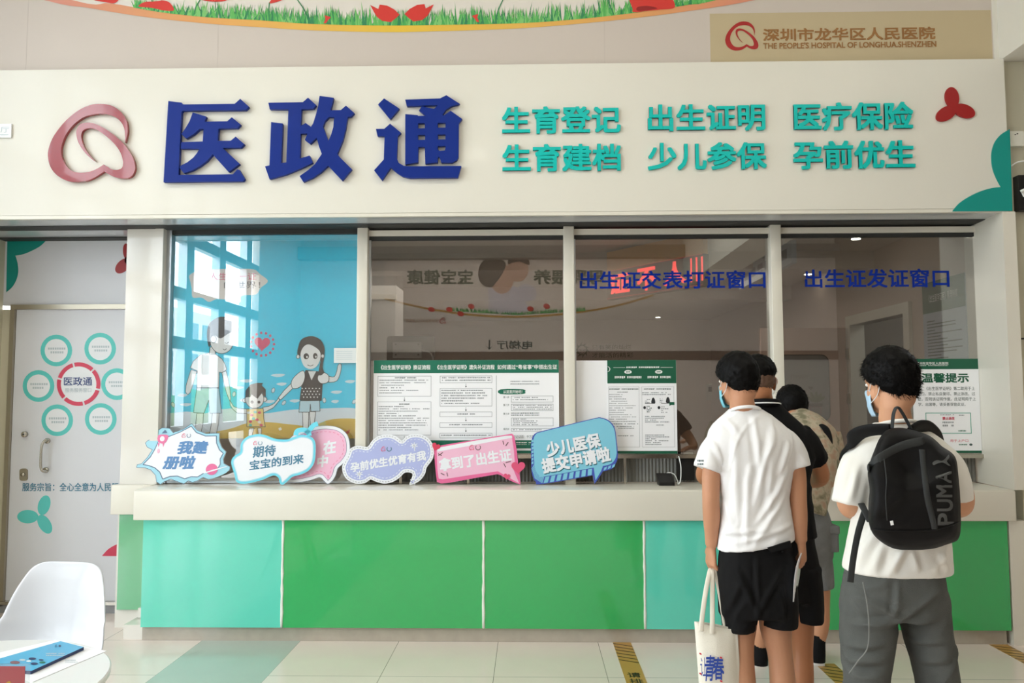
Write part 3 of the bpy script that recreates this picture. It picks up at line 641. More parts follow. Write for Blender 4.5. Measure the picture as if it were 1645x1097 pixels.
for cx, cy, rx in ((395, 612, 10), (446, 603, 11), (382, 623, 9), (452, 617, 8), (432, 645, 9), (473, 644, 8), (540, 630, 9), (538, 645, 6), (562, 613, 8), (293, 635, 8), (298, 650, 9), (390, 643, 5)):
    MB().flat(spl([(cx - rx, cy), (cx - rx * .3, cy - 2.4), (cx + rx, cy - 2), (cx + rx * .8, cy + 1), (cx, cy + 2.6)], True, 4), f, FOAM, 0.0009).build('cloud_print', po)
for cx, cy, a in ((439, 627, .3), (456, 647, .7), (521, 643, -.1), (569, 645, .6), (376, 633, .2), (278, 650, -.3)): q = ell(cx, cy, 2.6, 4.2, a, 12); w = MB(); w.flat(q, f, FOAM, 0.001); outline(w, q, f, INK, 0.6, 0.0011); w.build('petal_print', po)
MB().flat(spl([(548, 692), (554, 694), (562, 690), (559, 697), (550, 698)], True, 3), f, PP, 0.0011).build('crab_print', po)
MB().flat([(447, 688), (451, 686), (453, 690), (449, 692)], f, SKIN, 0.0011).build('shell_print', po)
f = frameC(YG, 555, 571); w = MB(); w.slab([(536.5, 559), (573.5, 559), (573.5, 583), (536.5, 583)], f, mat('certificate_paper', (216, 222, 222), 0.4), 0.0006, 0.0016)
for i in range(5): w.flat([(540, 564 + i * 3.2), (566, 564 + i * 3.2), (566, 564.7 + i * 3.2), (540, 564.7 + i * 3.2)], f, PG, 0.002)
prop(w.build('window_notice'), 'small framed certificate stuck on the pane above the cartoon mother', 'notice')

# ---------------------------------------------------------------- notices on the panes
PAPER = mat('paper_white', (248, 250, 254), 0.35, coat=0.2, var=0.008); DG = mat('notice_green', (18, 112, 88), 0.4, var=0.02); DGD = mat('notice_deep_green', (16, 92, 66), 0.4, var=0.02); LINE = mat('print_line', (150, 156, 160), 0.5); TXTG = mat('print_grey', (140, 146, 152), 0.5); TXTD = mat('print_dark', (62, 84, 84), 0.5); TWHITE = mat('print_white', (236, 240, 238), 0.5)
def rows(mb, fr, x0, y0, x1, n, dy, m=TXTG, h=1.5, d=0.0012, seed=1, full=False):
    r = random.Random(seed)
    for i in range(n):
        xe = x1 if full else x0 + (x1 - x0) * r.uniform(0.35, 1.0); x = x0; y = y0 + i * dy
        while x < xe:
            l = min(r.uniform(1.0, 2.6), xe - x)
            if r.random() < 0.9: mb.flat([(x, y), (x + l, y), (x + l, y + h * r.uniform(0.7, 1)), (x, y + h)], fr, m, d)
            x += l + 0.7
def rect(x0, y0, x1, y1): return [(x0, y0), (x1, y0), (x1, y1), (x0, y1)]
def frm(mb, fr, x0, y0, x1, y1, m=LINE, t=0.6, d=0.001):
    for q in (rect(x0, y0, x1, y0 + t), rect(x0, y1 - t, x1, y1), rect(x0, y0, x0 + t, y1), rect(x1 - t, y0, x1, y1)): mb.flat(q, fr, m, d)
YN = YG - 0.002
f = frameC(YN, 748, 652); nb = thing('notice_board', 'wide white notice board with green header and three flow charts on the second pane', 'notice board', tuple(f(748, 728)))
w = MB(); w.slab(rect(599.5, 578, 897.5, 728), f, PAPER, 0, 0.005); w.build('board', nb)
f = frameC(YN - 0.005, 748, 652)
for ya, yb in ((578, 599), (707, 720), (723.5, 728)): MB().flat(rect(599.5, ya, 897.5, yb), f, DG, 0.0004).build('green_band', nb)
w = MB()
w.text('《出生医学证明》换证流程', f, (611, 585.6, 691, 593.4), TWHITE, 0.0012, bold=0.025); w.text('《出生医学证明》遗失补证流程', f, (702, 585.6, 794.5, 593.4), TWHITE, 0.0012, bold=0.025); w.text('如何通过“粤省事”申领出生证', f, (799, 585.6, 895, 593.4), TWHITE, 0.0012, bold=0.025); w.build('header_lettering', nb)
w = MB()
for q in ((606, 603.5, 692.5, 636.5), (606, 645, 692.5, 699), (706.5, 603.5, 790.5, 615), (706.5, 623.5, 790.5, 652.5), (706.5, 661.5, 790.5, 669.5), (706.5, 678.5, 790.5, 686.5), (706.5, 695.5, 790.5, 703.5), (821, 636, 888.5, 646.5), (821, 649, 888.5, 660), (821, 671, 888.5, 684.5), (821, 688, 888.5, 693)): frm(w, f, *q)
for x, ys in ((649.5, (637, 699)), (748.5, (615, 653, 669.5, 686.5))):
    for y in ys: w.flat(rect(x - .3, y + 1, x + .3, y + 6), f, TXTD, 0.001); w.flat([(x - 1.4, y + 5), (x + 1.4, y + 5), (x, y + 7.6)], f, TXTD, 0.001)
rows(w, f, 634, 605.5, 668, 1, 4, TXTD, 1.8, full=True); rows(w, f, 609, 609.5, 690, 6, 4.1, seed=2); rows(w, f, 641, 648, 658, 1, 4, TXTD, 1.8, full=True); rows(w, f, 608, 652, 690, 11, 3.75, seed=4)
rows(w, f, 710, 605.5, 788, 2, 4.2, h=1.9, seed=5, full=True); rows(w, f, 709, 626, 788, 6, 4.2, h=1.9, seed=6); rows(w, f, 735, 664, 763, 1, 4, h=2.1, full=True); rows(w, f, 722, 681, 775, 1, 4, h=2.1, full=True); rows(w, f, 709, 698, 788, 1, 4, h=2.1, full=True)
rows(w, f, 820, 612, 866, 2, 4.2, seed=9, full=True); rows(w, f, 824, 638, 886, 2, 3.4, seed=11); rows(w, f, 824, 650.5, 886, 3, 3.1, seed=12, full=True); rows(w, f, 821, 663, 866, 2, 3.2, TXTD, seed=13, full=True); rows(w, f, 824, 672.5, 886, 4, 3, seed=14); rows(w, f, 824, 689.5, 870, 1, 3, seed=15, full=True)
for t, y in (('第一步', 636.5), ('第二步', 649), ('第三步', 663), ('第四步', 687.5)): w.text(t, f, (808.5, y, 818, y + 3.4), TXTD, 0.0012)
w.flat(spl([(804, 625.5), (804, 633), (840, 633), (843.5, 629), (840, 625.5)], True, 3), f, DG, 0.001); w.text('从这里开始吧！', f, (808.5, 626.6, 839, 632), TWHITE, 0.0014, bold=0.02)
w.text('切记证后：千万要', f, (824, 699, 858, 704), TXTD, 0.0012); rows(w, f, 829, 710, 855, 1, 3, TWHITE, 1.8, full=True); rows(w, f, 829, 713.5, 850, 1, 3, TWHITE, 0.8, full=True); w.flat(rect(797, 603, 797.6, 700), f, LINE, 0.001)
w.build('print', nb)
f = frameC(YN, 1030, 652); w = MB(); w.slab(rect(924, 578.5, 977, 724), f, PAPER, 0, 0.001); prop(w.build('blank_sheet'), 'blank white sheet on the third pane beside the green headed notice', 'paper')
no = thing('window_notice', 'white notice with deep green header beside the blank sheet on the third pane', 'notice', tuple(f(1031, 728)))
w = MB(); w.slab(rect(976, 578, 1087, 728.3), f, PAPER, 0.0012, 0.004); w.build('sheet', no)
f = frameC(YN - 0.004, 1030, 652)
for ya, yb in ((578, 615.7), (724, 728.3)): MB().flat(rect(976, ya, 1087, yb), f, DGD, 0.0004).build('green_band', no)
w = MB(); w.text('）', f, (976.5, 588, 981, 597), TWHITE, 0.0008)
w.flat(rect(986, 589.8, 1005, 590.4), f, TWHITE, 0.0008); w.flat(rect(1062, 589.8, 1082, 590.4), f, TWHITE, 0.0008); rows(w, f, 1007, 588.5, 1060, 1, 3, TWHITE, 2.6, 0.0008, full=True)
for x in (1009.5, 1059): w.flat(ell(x, 597.2, 6, 3), f, TWHITE, 0.0008); rows(w, f, x - 3, 596.2, x + 3, 1, 3, DGD, 2, 0.0012, full=True)
rows(w, f, 988, 604, 1031.5, 1, 3, TWHITE, 3.6, 0.0008, full=True); rows(w, f, 1041, 604, 1078, 1, 3, TWHITE, 3.6, 0.0008, full=True); w.build('header_print', no)
w = MB(); frm(w, f, 978, 621, 1027, 718, t=0.4); frm(w, f, 1031, 621, 1083, 718, t=0.4)
rows(w, f, 979, 624, 1026, 1, 3, TXTD, 1.7, full=True); rows(w, f, 992, 629, 1012, 1, 3, full=True); rows(w, f, 979, 633, 1025, 13, 3.6, LINE, 1.2, seed=21); rows(w, f, 979, 680, 1026, 2, 4, seed=22); rows(w, f, 993, 684, 1018, 2, 3, seed=23, full=True); rows(w, f, 992, 699, 1017, 1, 3, full=True)
rows(w, f, 1035, 624, 1078, 1, 3, TXTD, 1.7, full=True); rows(w, f, 1032, 630, 1080, 2, 3, seed=24)
for x, y in ((1049.5, 643), (1073, 642)): w.flat(spl([(x - 3, y + 4.5), (x - 2.2, y - 2), (x, y - 4.4), (x + 2.2, y - 2), (x + 3, y + 4.5)], True, 3), f, INK, 0.001); rows(w, f, x - 13, y - 2, x - 5, 3, 2.6, TXTG, 1.3, seed=int(x))
for x in (1035.5, 1058.5): w.flat(ell(x, 654.7, 2.2, 2.4), f, INK, 0.001)
rows(w, f, 1039, 652, 1052, 4, 2.9, TXTD, 1.6, seed=31); rows(w, f, 1062, 653, 1076, 4, 2.9, TXTG, 1.3, seed=32); w.flat(rect(1036, 647.5, 1052, 648.4), f, INK, 0.001); w.flat(rect(1062, 647.2, 1077, 648.1), f, INK, 0.001)
w.flat([(1075, 646), (1083.5, 646), (1083.5, 650.5), (1077.5, 650.5), (1075.5, 652.5)], f, DGD, 0.0012); rows(w, f, 1036, 668, 1080, 4, 3, seed=33); rows(w, f, 1054, 682, 1066, 1, 3, full=True); rows(w, f, 1036, 698, 1080, 6, 3, seed=34); w.build('print', no)
f = frameC(YN, 1521, 652); n2 = thing('window_notice', 'white reminder notice with large bold title, on the pane behind the backpack wearer', 'notice', tuple(f(1521, 727)))
w = MB(); w.slab(rect(1467, 576, 1574, 727.5), f, PAPER, 0, 0.004); w.build('sheet', n2)
f = frameC(YN - 0.004, 1521, 652)
for ya, yb in ((576, 592.7), (723.5, 727.5)): MB().flat(rect(1467, ya, 1574, yb), f, DGD, 0.0004).build('green_band', n2)
w = MB(); w.text('深圳市龙华区人民医院', f, (1473.5, 581, 1526, 585.6), TWHITE, 0.001, bold=0.02); rows(w, f, 1473.5, 586.4, 1525, 1, 3, TWHITE, 1.1, 0.001, full=True)
w.text('温馨提示', f, (1481.7, 599, 1558, 614.6), DGD, 0.001, bold=0.035)
for t, x0, x1, y in (('《出生医学证明》第二联用于上', 1489, 1567, 621), ('户口，禁止私自复印、禁止涂改、过', 1474.5, 1567, 629.6), ('塑，否则该证明作废。此证明用于上', 1474.5, 1568, 638), ('学、出国等，请妥善保管此证。', 1475, 1551, 646.6)): w.text(t, f, (x0, y, x1, y + 5.8), TXTD, 0.001)
frm(w, f, 1486, 662.8, 1559, 696.5, mat('certificate_teal', (100, 176, 160), 0.5), 1.2); w.text('禁止涂改', f, (1513, 669.5, 1532.5, 674.5), PR, 0.0012, bold=0.03); rows(w, f, 1510, 665.5, 1532, 1, 3, TXTG, 1.6, full=True); rows(w, f, 1513, 677, 1531, 2, 5, LINE, 3, seed=41, full=True); rows(w, f, 1540, 666, 1548, 1, 3, TXTG, 2, full=True); rows(w, f, 1538, 691, 1550, 1, 3, DG, 2, full=True)
w.text('用于上户口', f, (1524, 705.4, 1553, 710), PR, 0.001); rows(w, f, 1538, 713, 1551, 1, 3, DG, 2, full=True); w.flat(ell(1557, 714, 2.6, 1.8), f, TXTD, 0.001); w.build('print', n2)
# ---------------------------------------------------------------- cut-out speech signs standing on the ledge
LED = 0.9735
def bubble(name, label, cx, ylow, yb=0.262, lean=0.11):
    """an upright frame leaning back from the ledge; ylow: the pixel row of its lowest point"""
    c = P(cx, ylow, Y=yb); k = (P(cx + 5, ylow, Y=yb).x - P(cx - 5, ylow, Y=yb).x) / 10
    ca, sa = math.cos(lean), math.sin(lean)
    def f(x, y, d=0.0):
        h = (ylow - y) * k; return Vector((c.x + (x - cx) * k, yb + h * sa - d * ca, LED + h * ca + d * sa))
    t = thing(name, label, 'sign', (c.x, yb, LED), 'speech bubble signs along the ledge'); return t, f
def zz(ox, oy, k): return lambda l: [(ox + x * k, oy + y * k) for x, y in l]
ICEB = mat('card_ice_blue', (166, 222, 240), 0.4); SLATE = mat('card_slate', (88, 116, 150), 0.45); CARDW = mat('card_white', (240, 244, 250), 0.35, coat=0.2); STEELB = mat('card_steel_blue', (92, 142, 196), 0.45)
CYAN = mat('card_cyan', (112, 220, 242), 0.4, coat=0.2); PETR = mat('card_petrol', (72, 130, 160), 0.45); CPINK = mat('card_pink', (242, 190, 216), 0.4, coat=0.2); HPINK = mat('card_hot_pink', (232, 108, 160), 0.4, coat=0.2); CROSE = mat('card_rose', (226, 88, 128), 0.4)
LAV = mat('card_lavender', (176, 186, 232), 0.4, coat=0.2); CBLUE = mat('card_blue', (128, 202, 226), 0.4, coat=0.2); CLINE = mat('card_ink_blue', (66, 88, 184), 0.45); CSH = mat('card_dark_teal', (34, 104, 122), 0.45); FOAMC = mat('foam_board_edge', (236, 236, 236), 0.7); BROWN = mat('card_brown', (120, 84, 92), 0.5)
def smile(w, f, x, y, s, m1, m2, ang=0.0):
    w.flat(logo(x - 6 * s, y - 3.6 * s, x + 0.5 * s, y + 3.6 * s, ang), f, m1, 0.0125)
    arc = [(x + 6 * s + 3.3 * s * math.cos(a), y + 3.3 * s * math.sin(a)) for a in [math.radians(-50 + 280 * i / 14) for i in range(15)]]
    w.flat(stroke(arc, [0.5 * s] + [1.0 * s] * 13 + [0.4 * s]), f, m2, 0.0125)
def card(t, f, out, edge, face, ins, thick=0.010):
    w = MB(); w.slab(out, f, edge, 0, thick, side=FOAMC); w.build('backing', t)
    inn = ins if isinstance(ins, list) else inset(out, ins)
    w = MB(); w.slab(inn, f, face, thick, thick + 0.001); w.build('face', t); return inn
# starburst
t, f = bubble('speech_sign', 'pale blue starburst sign with a rocket and planet, beside the white pillar', 295, 782)
Z = zz(200, 670, 280 / 1645.)
out = Z([(600,85),(655,150),(740,180),(868,176),(872,250),(900,310),(945,352),(922,420),(930,460),(990,490),(988,522),(930,550),(880,578),(830,590),(790,608),(740,590),(690,622),(645,637),(605,622),(565,650),(520,636),(440,606),(385,626),(345,655),(305,632),(290,570),(240,520),(180,500),(105,500),(108,470),(150,460),(200,400),(240,332),(190,310),(168,270),(190,245),(235,228),(260,160),(320,125),(390,130),(428,172),(520,140)])
inn = Z([(597,112),(650,172),(740,205),(842,203),(848,270),(880,335),(918,365),(892,420),(897,465),(880,500),(820,530),(750,548),(690,585),(630,582),(570,602),(500,577),(430,580),(362,605),(330,540),(280,500),(220,480),(165,470),(230,400),(270,320),(300,240),(400,205),(500,165)])
card(t, f, out, ICEB, CARDW, inn)
w = MB(); outline(w, inn, f, SLATE, 1.3, 0.0115); outline(w, inset(out, 0.4), f, SLATE, 0.7, 0.0105); w.build('outline_print', t)
w = MB(); w.text('我建', f, (282.5, 712.5, 331, 733.5), STEELB, 0.012, bold=0.05, italic=0.22); w.text('册啦', f, (262, 736, 312, 757.5), STEELB, 0.012, bold=0.05, italic=0.22); smile(w, f, 293, 704, 0.95, CROSE, SLATE); w.build('lettering', t)
w = MB(); w.flat(Z([(320, 180), (375, 175), (350, 145)]), f, SLATE, 0.0125); w.flat(Z(spl([(285, 200), (335, 190), (385, 200), (375, 250), (350, 275), (310, 270), (288, 250)], True, 3)), f, HPINK, 0.0125); w.flat(Z(ell(330, 230, 22, 24)), f, CARDW, 0.013)
for x in (300, 345): w.flat(Z([(x - 10, 270), (x + 10, 270), (x, 310)]), f, HPINK, 0.0125)
w.flat(Z(ell(303, 345, 14, 22)), f, CPINK, 0.0125); w.build('rocket_print', t)
w = MB(); w.flat(Z(ell(820, 515, 56, 52)), f, HPINK, 0.0125); w.flat(Z(stroke([(745, 550), (830, 525), (960, 488)], [8, 14, 6])), f, CARDW, 0.013); w.flat(Z(spl([(745, 575), (800, 590), (900, 540), (985, 500), (960, 545), (860, 590), (790, 605)], True, 3)), f, ICEB, 0.0122); w.build('planet_print', t)
# cyan cloud
t, f = bubble('speech_sign', 'white cloud sign with cyan rim and cyan bow, second on the ledge', 440, 784, yb=0.235)
out = spl([(383.8,718),(392.3,707.4),(407.6,703),(421.3,704),(438.3,710),(457,711.4),(470.6,707),(482.5,704),(496,707),(503,714),(505,728),(503.8,747),(496,760),(482.5,767),(470,770.5),(463.8,776),(455,783),(450,780.6),(447,772),(438,768.5),(421,775.5),(396,781.3),(381,779),(376,766),(370.5,752),(370.4,743),(376.5,736),(383.5,731)], True, 4)
card(t, f, out, CYAN, CARDW, 3.6)
w = MB(); outline(w, inset(out, 3.6), f, ICEB, 1.6, 0.0115); w.text('期待', f, (404, 721, 441, 739), PETR, 0.012, bold=0.03, ang=-0.1, italic=0.12); w.text('宝宝的到来', f, (399.5, 739.5, 487, 755), PETR, 0.012, bold=0.03, ang=-0.13, italic=0.12); smile(w, f, 409.5, 717, 0.95, CROSE, PETR); w.build('lettering', t)
w = MB()
for a in ([(472, 705), (474, 698), (484, 696), (492, 700), (494, 706)], [(488, 702), (494, 696), (500, 689), (507, 686)]): w.slab(stroke(spl(a, False, 4), 7.5), f, CYAN, 0.009, 0.014)
w.build('bow', t)
# pink round bubble
t, f = bubble('speech_sign', 'round pink speech sign partly hidden behind the cyan rimmed cloud sign', 500, 785, yb=0.28)
Z = zz(440, 670, 280 / 1645.)
out = spl(Z([(60,400),(110,270),(200,190),(350,140),(450,124),(560,133),(630,165),(682,220),(706,310),(700,400),(650,480),(600,526),(582,590),(550,645),(507,670),(470,640),(430,610),(350,635),(200,660),(80,640),(40,540)]), True, 4)
inn = card(t, f, out, CARDW, CPINK, 5.5, 0.008)
w = MB(); outline(w, inn, f, SLATE, 0.5, 0.0092); dashes(w, inset(out, 10), f, HPINK, 0.7, 0.0094); outline(w, inset(out, 0.3), f, SLATE, 0.5, 0.0083); w.build('outline_print', t)
w = MB(); w.text('在', f, (517, 715, 538, 736.5), CARDW, 0.0096, bold=0.05, ang=-0.15, italic=0.15); w.text('中', f, (508.5, 739, 526, 757.5), CARDW, 0.0096, bold=0.05, ang=-0.1, italic=0.15); w.build('lettering', t)
# lavender cloud
t, f = bubble('speech_sign', 'lavender cloud sign with white stitched rim and white palm trees', 622, 781)
out = spl(Z([(640,500),(655,440),(685,380),(710,315),(780,286),(850,296),(882,292),(920,235),(980,195),(1060,180),(1130,195),(1178,225),(1202,238),(1232,205),(1290,180),(1370,180),(1440,210),(1490,270),(1505,350),(1490,420),(1440,490),(1425,550),(1380,610),(1325,642),(1280,650),(1298,598),(1305,547),(1237,537),(1190,582),(1120,625),(1040,640),(960,620),(912,602),(870,630),(800,642),(730,625),(670,580)]), True, 3)
inn = card(t, f, out, CARDW, LAV, 5.6)
w = MB(); dashes(w, inset(out, 2.6), f, TXTG, 0.7, 0.0112, 2.6, 2); dashes(w, inset(out, 8.4), f, CARDW, 0.8, 0.0115, 3.4, 2.6); w.build('stitch_print', t)
w = MB(); w.text('孕前优生优育有我', f, (561.5, 736, 684.5, 751.5), CARDW, 0.012, bold=0.045, ang=-0.165, italic=0.1); smile(w, f, 617.5, 724, 1.1, CROSE, CSH); w.build('lettering', t)
for cx, cy in ((664, 718.5), (577, 763.5)):
    w = MB()
    for k in range(7): a = 2 * PI * k / 7 + 0.3; w.flat(stroke([(cx, cy), (cx + 6.5 * math.cos(a), cy + 5.2 * math.sin(a))], [2.2, 0.8]), f, CARDW, 0.0118)
    w.flat(stroke([(cx, cy), (cx + 1.5, cy + 9)], 1.4), f, CARDW, 0.0118)
    w.build('palm_print', t)
# pink rectangle
t, f = bubble('speech_sign', 'pink rectangular speech sign with red hearts and a pointed tail', 768, 782)
Z = zz(680, 660, 340 / 1645.)
out = Z(spl([(78,300),(110,290),(400,242),(660,200),(690,198),(706,215),(716,260),(728,340),(738,430),(748,500),(755,588)], False, 3) + [(755,588),(700,568),(650,545),(600,515),(575,508),(400,538),(200,574),(140,580),(108,568),(98,510),(88,420)])
inn = Z([(100,322),(400,268),(660,224),(690,228),(705,330),(712,430),(700,470),(745,578),(640,520),(580,486),(400,510),(150,548),(120,542),(110,480)])
card(t, f, out, HPINK, CPINK, inn)
w = MB(); w.flat(Z([(104,305),(400,250),(640,212),(688,210),(692,228),(640,236),(400,282),(108,335)]), f, CARDW, 0.0116)
for a in ((115,365,150,340),(112,350,140,365),(135,500,165,515),(183,495,190,525),(618,250,624,280),(660,262,640,290),(625,425,640,455),(640,420,680,410)): w.flat(Z(stroke([(a[0], a[1]), (a[2], a[3])], 7)), f, BROWN, 0.0118)
w.text('拿到了出生证', f, (704.5, 731.5, 822, 752.5), CARDW, 0.012, bold=0.045, ang=-0.15); smile(w, f, 760.5, 722.5, 1.2, CROSE, BROWN); w.build('lettering', t)
w = MB(); w.slab(Z(heart(738, 455, 54)), f, CROSE, 0.0115, 0.014); w.slab(Z(heart(650, 525, 26, 0.2)), f, CROSE, 0.0115, 0.014); w.build('heart', t)
MB().slab(Z(heart(94, 296, 34, 0.4)), f, PR, 0.0115, 0.0145).build('heart', t)
# blue rounded box
t, f = bubble('speech_sign', 'blue boxy speech sign with striped thick edge, tallest on the ledge, below the blank sheet', 925, 783)
out = Z(spl([(836,290),(846,235),(862,205),(885,188)], False, 3)[:-1] + spl([(885,188),(1320,82),(1390,73),(1450,95),(1490,140),(1503,190)], False, 3)[:-1] + spl([(1503,190),(1516,360),(1500,425),(1470,470),(1396,492)], False, 3)[:-1] + [(1396,492),(1365,540),(1330,588),(1318,522)] + spl([(1318,522),(920,590),(875,572),(850,530),(838,470)], False, 3)[:-1])
inn = Z(spl([(856,300),(860,230),(885,195)], False, 3)[:-1] + spl([(885,195),(1320,88),(1390,80),(1446,102),(1484,145),(1497,190)], False, 3)[:-1] + spl([(1497,190),(1507,350),(1485,410),(1450,438),(1398,450)], False, 3)[:-1] + [(1398,450),(1382,490),(1338,560),(1326,462)] + spl([(1326,462),(940,531),(900,522),(872,480),(862,420)], False, 3)[:-1])
card(t, f, out, CLINE, CBLUE, inn, 0.012)
w = MB()
bot = Z([(862,430),(880,495),(940,536),(1320,468)]); b2 = Z([(842,470),(865,545),(925,584),(1316,518)])
def seg(l, t_):
    s_ = t_ * (len(l) - 1); i = min(int(s_), len(l) - 2); u = s_ - i; return (l[i][0] + (l[i + 1][0] - l[i][0]) * u, l[i][1] + (l[i + 1][1] - l[i][1]) * u)
for i in range(24):
    a, b = i / 24 + 0.008, (i + 1) / 24 - 0.006; w.flat([seg(bot, a), seg(bot, b), seg(b2, b), seg(b2, a)], f, CBLUE, 0.0125)
for i in range(7):
    y = 250 + i * 28; w.flat(Z([(841 + i * 0.3, y), (855, y - 6), (857, y + 12), (842, y + 20)]), f, CBLUE, 0.0125)
for i in range(3): x = 1408 + i * 32; w.flat(Z([(x, 462 - i * 9), (x + 22, 453 - i * 10), (x + 16, 474 - i * 10), (x - 6, 486 - i * 9)]), f, CBLUE, 0.0125)
w.build('edge_stripes', t)
w = MB()
for dx, dy, m, d in ((1.2, 1.6, CSH, 0.0135), (0, 0, CARDW, 0.0145)):
    w.text('少儿医保', f, (877 + dx, 707 + dy, 966 + dx, 731 + dy), m, d, bold=0.05, ang=-0.19); w.text('提交申请啦', f, (869.5 + dx, 731 + dy, 981.5 + dx, 755.5 + dy), m, d, bold=0.05, ang=-0.185)
smile(w, f, 915.5, 697, 1.35, SLATE, CSH); w.build('lettering', t)

# ---------------------------------------------------------------- things on and behind the ledge
RIB = mat('ribbed_panel_dark', (112, 112, 106), 0.35, var=0.05); BLACK = mat('black_plastic', (16, 16, 17), 0.4, var=0.05)
for (xa, xb) in ((-1.13, 0.236), (0.317, 1.672), (1.75, 3.09)):
    w = MB(); n = int((xb - xa) / 0.012); vs = []; fs = []
    for i in range(n + 1):
        x = xa + (xb - xa) * i / n; y = 0.43 + (0.006 if i % 2 else 0); vs += [(x, y, 0.976), (x, y, RAILZ - 0.02)]
    for i in range(n): fs.append((2 * i, 2 * i + 2, 2 * i + 3, 2 * i + 1))
    w.add(vs, fs, RIB)
    prop(w.build('ribbed_screen'), {-1.13: 'grey ribbed screen in the slot under the second pane', 0.317: 'grey ribbed screen in the slot under the third pane', 1.75: 'grey ribbed screen in the slot under the fourth pane, behind the queue'}[xa], 'screen', 'ribbed screens under the panes')
fw_ = frameC(0.395, 1100, 750)
w = MB(); w.slab(rect(1087, 725, 1115, 771), fw_, BLACK, 0, 0.01); w.slab(rect(1098, 725.5, 1114, 729), fw_, mat('pale_label', (190, 186, 176), 0.5), 0.01, 0.0115); w.slab(rect(1090, 730.5, 1119, 733), fw_, STEEL, 0.01, 0.02)
prop(w.build('display_panel'), 'black flat panel standing in the slot under the third pane', 'screen')
sp = thing('card_reader', 'small black tilted card reader with a white cable on the ledge', 'card reader', tuple(P(1073, 778, Z=LED)))
q = [P(1059, 780, Z=LED), P(1084, 780, Z=LED), P(1083, 772, Z=LED), P(1060, 772, Z=LED)]; hgt = 0.075
w = MB(); x0, x1, y0, y1 = q[0].x, q[1].x, q[0].y, q[0].y + 0.09
w.add([(x0, y0, LED), (x1, y0, LED), (x1, y1, LED), (x0, y1, LED), (x0, y0, LED + 0.02), (x1, y0, LED + 0.02), (x1 - 0.006, y1, LED + hgt), (x0 - 0.006, y1, LED + hgt)], [(0, 3, 2, 1), (4, 5, 6, 7), (0, 1, 5, 4), (1, 2, 6, 5), (2, 3, 7, 6), (3, 0, 4, 7)], BLACK); w.build('body', sp)
w = MB(); w.tube(spl([(x0 + 0.05, y1, LED + 0.06), (x0 + 0.08, y1 + 0.02, LED + 0.075), (x0 + 0.12, y1 + 0.01, LED + 0.065), (x0 + 0.135, y1 - 0.03, LED + 0.02), (x0 + 0.13, y0 + 0.02, LED + 0.008), (x0 + 0.15, y0 + 0.04, LED + 0.03), (x0 + 0.158, y0 + 0.06, LED + 0.12), (x0 + 0.15, y0 + 0.09, LED + 0.19)], False, 6), 0.0035, TWHITE, 8); w.build('cable', sp)
# objects deep in the office
bx = P(640, 577, Y=0.75); f = frameC(0.80, 660, 562)
mo = thing('computer_monitor', 'back of a dark computer monitor behind the second pane', 'monitor', (f(660, 600).x, 0.82, 0.973))
DKG = mat('monitor_plastic', (60, 58, 56), 0.45); MIDG = mat('monitor_plate', (138, 136, 132), 0.4)
MB().slab(rrect(622, 540, 698, 600, 5), f, DKG, -0.03, 0.02).build('housing', mo); MB().slab(rect(632, 550, 678, 575), f, MIDG, 0.02, 0.03).build('mount_plate', mo)
w = MB()
for x in (637, 673):
    for y in (553.5, 570): w.slab(ell(x, y, 1.6, 1.6, 0, 10), f, DKG, 0.03, 0.034)
w.build('screw', mo)
w = MB(); c0 = f(678, 563, 0.02); w.tube(spl([tuple(c0), tuple(f(690, 566, 0.03)), tuple(f(696, 574, 0.03)), tuple(f(697, 590, 0.02))], False, 5), 0.006, MIDG, 8); w.build('cable', mo)
w = MB(); c0 = f(660, 598); w.box((c0.x - 0.04, 0.82, 0.985), (c0.x + 0.04, 0.86, c0.z + 0.1), DKG); w.box((c0.x - 0.15, 0.74, 0.973), (c0.x + 0.15, 0.95, 0.985), DKG); w.build('stand', mo)
box('office_desk', (-2.84, 0.75, 0.92), (3.11, 1.3, 0.973), mat('desk_top', (170, 160, 150), 0.4)); prop(bpy.data.objects['office_desk'], 'long pale desk top behind the service windows', 'desk')
CAB = mat('cabinet_grey_white', (206, 206, 204), 0.4)
cb = thing('office_cabinet', 'tall pale office cabinet behind the second pane, next to the monitor', 'cabinet', (P(612, 700, Y=2.6).x, 2.7, 0))
xa, xb = P(596, 600, Y=2.6).x, P(634, 600, Y=2.6).x; zt = P(612, 400, Y=2.6).z; zm = P(612, 478, Y=2.6).z
w = MB(); w.box((xa - 0.4, 2.6, 0), (xb, 3.1, zm), CAB); w.box((xa - 0.4, 2.66, zm), (xb, 3.1, zt), CAB); w.build('carcass', cb)
box('shelf_edge', (xa - 0.4, 2.57, zm - 0.02), (xb + 0.01, 2.66, zm + 0.03), WHITE, cb)
for xx in ((xa - 0.4 + xb) / 2,): box('door_gap', (xx - 0.004, 2.594, 0.1), (xx + 0.004, 2.6, zm - 0.03), DKG, cb)
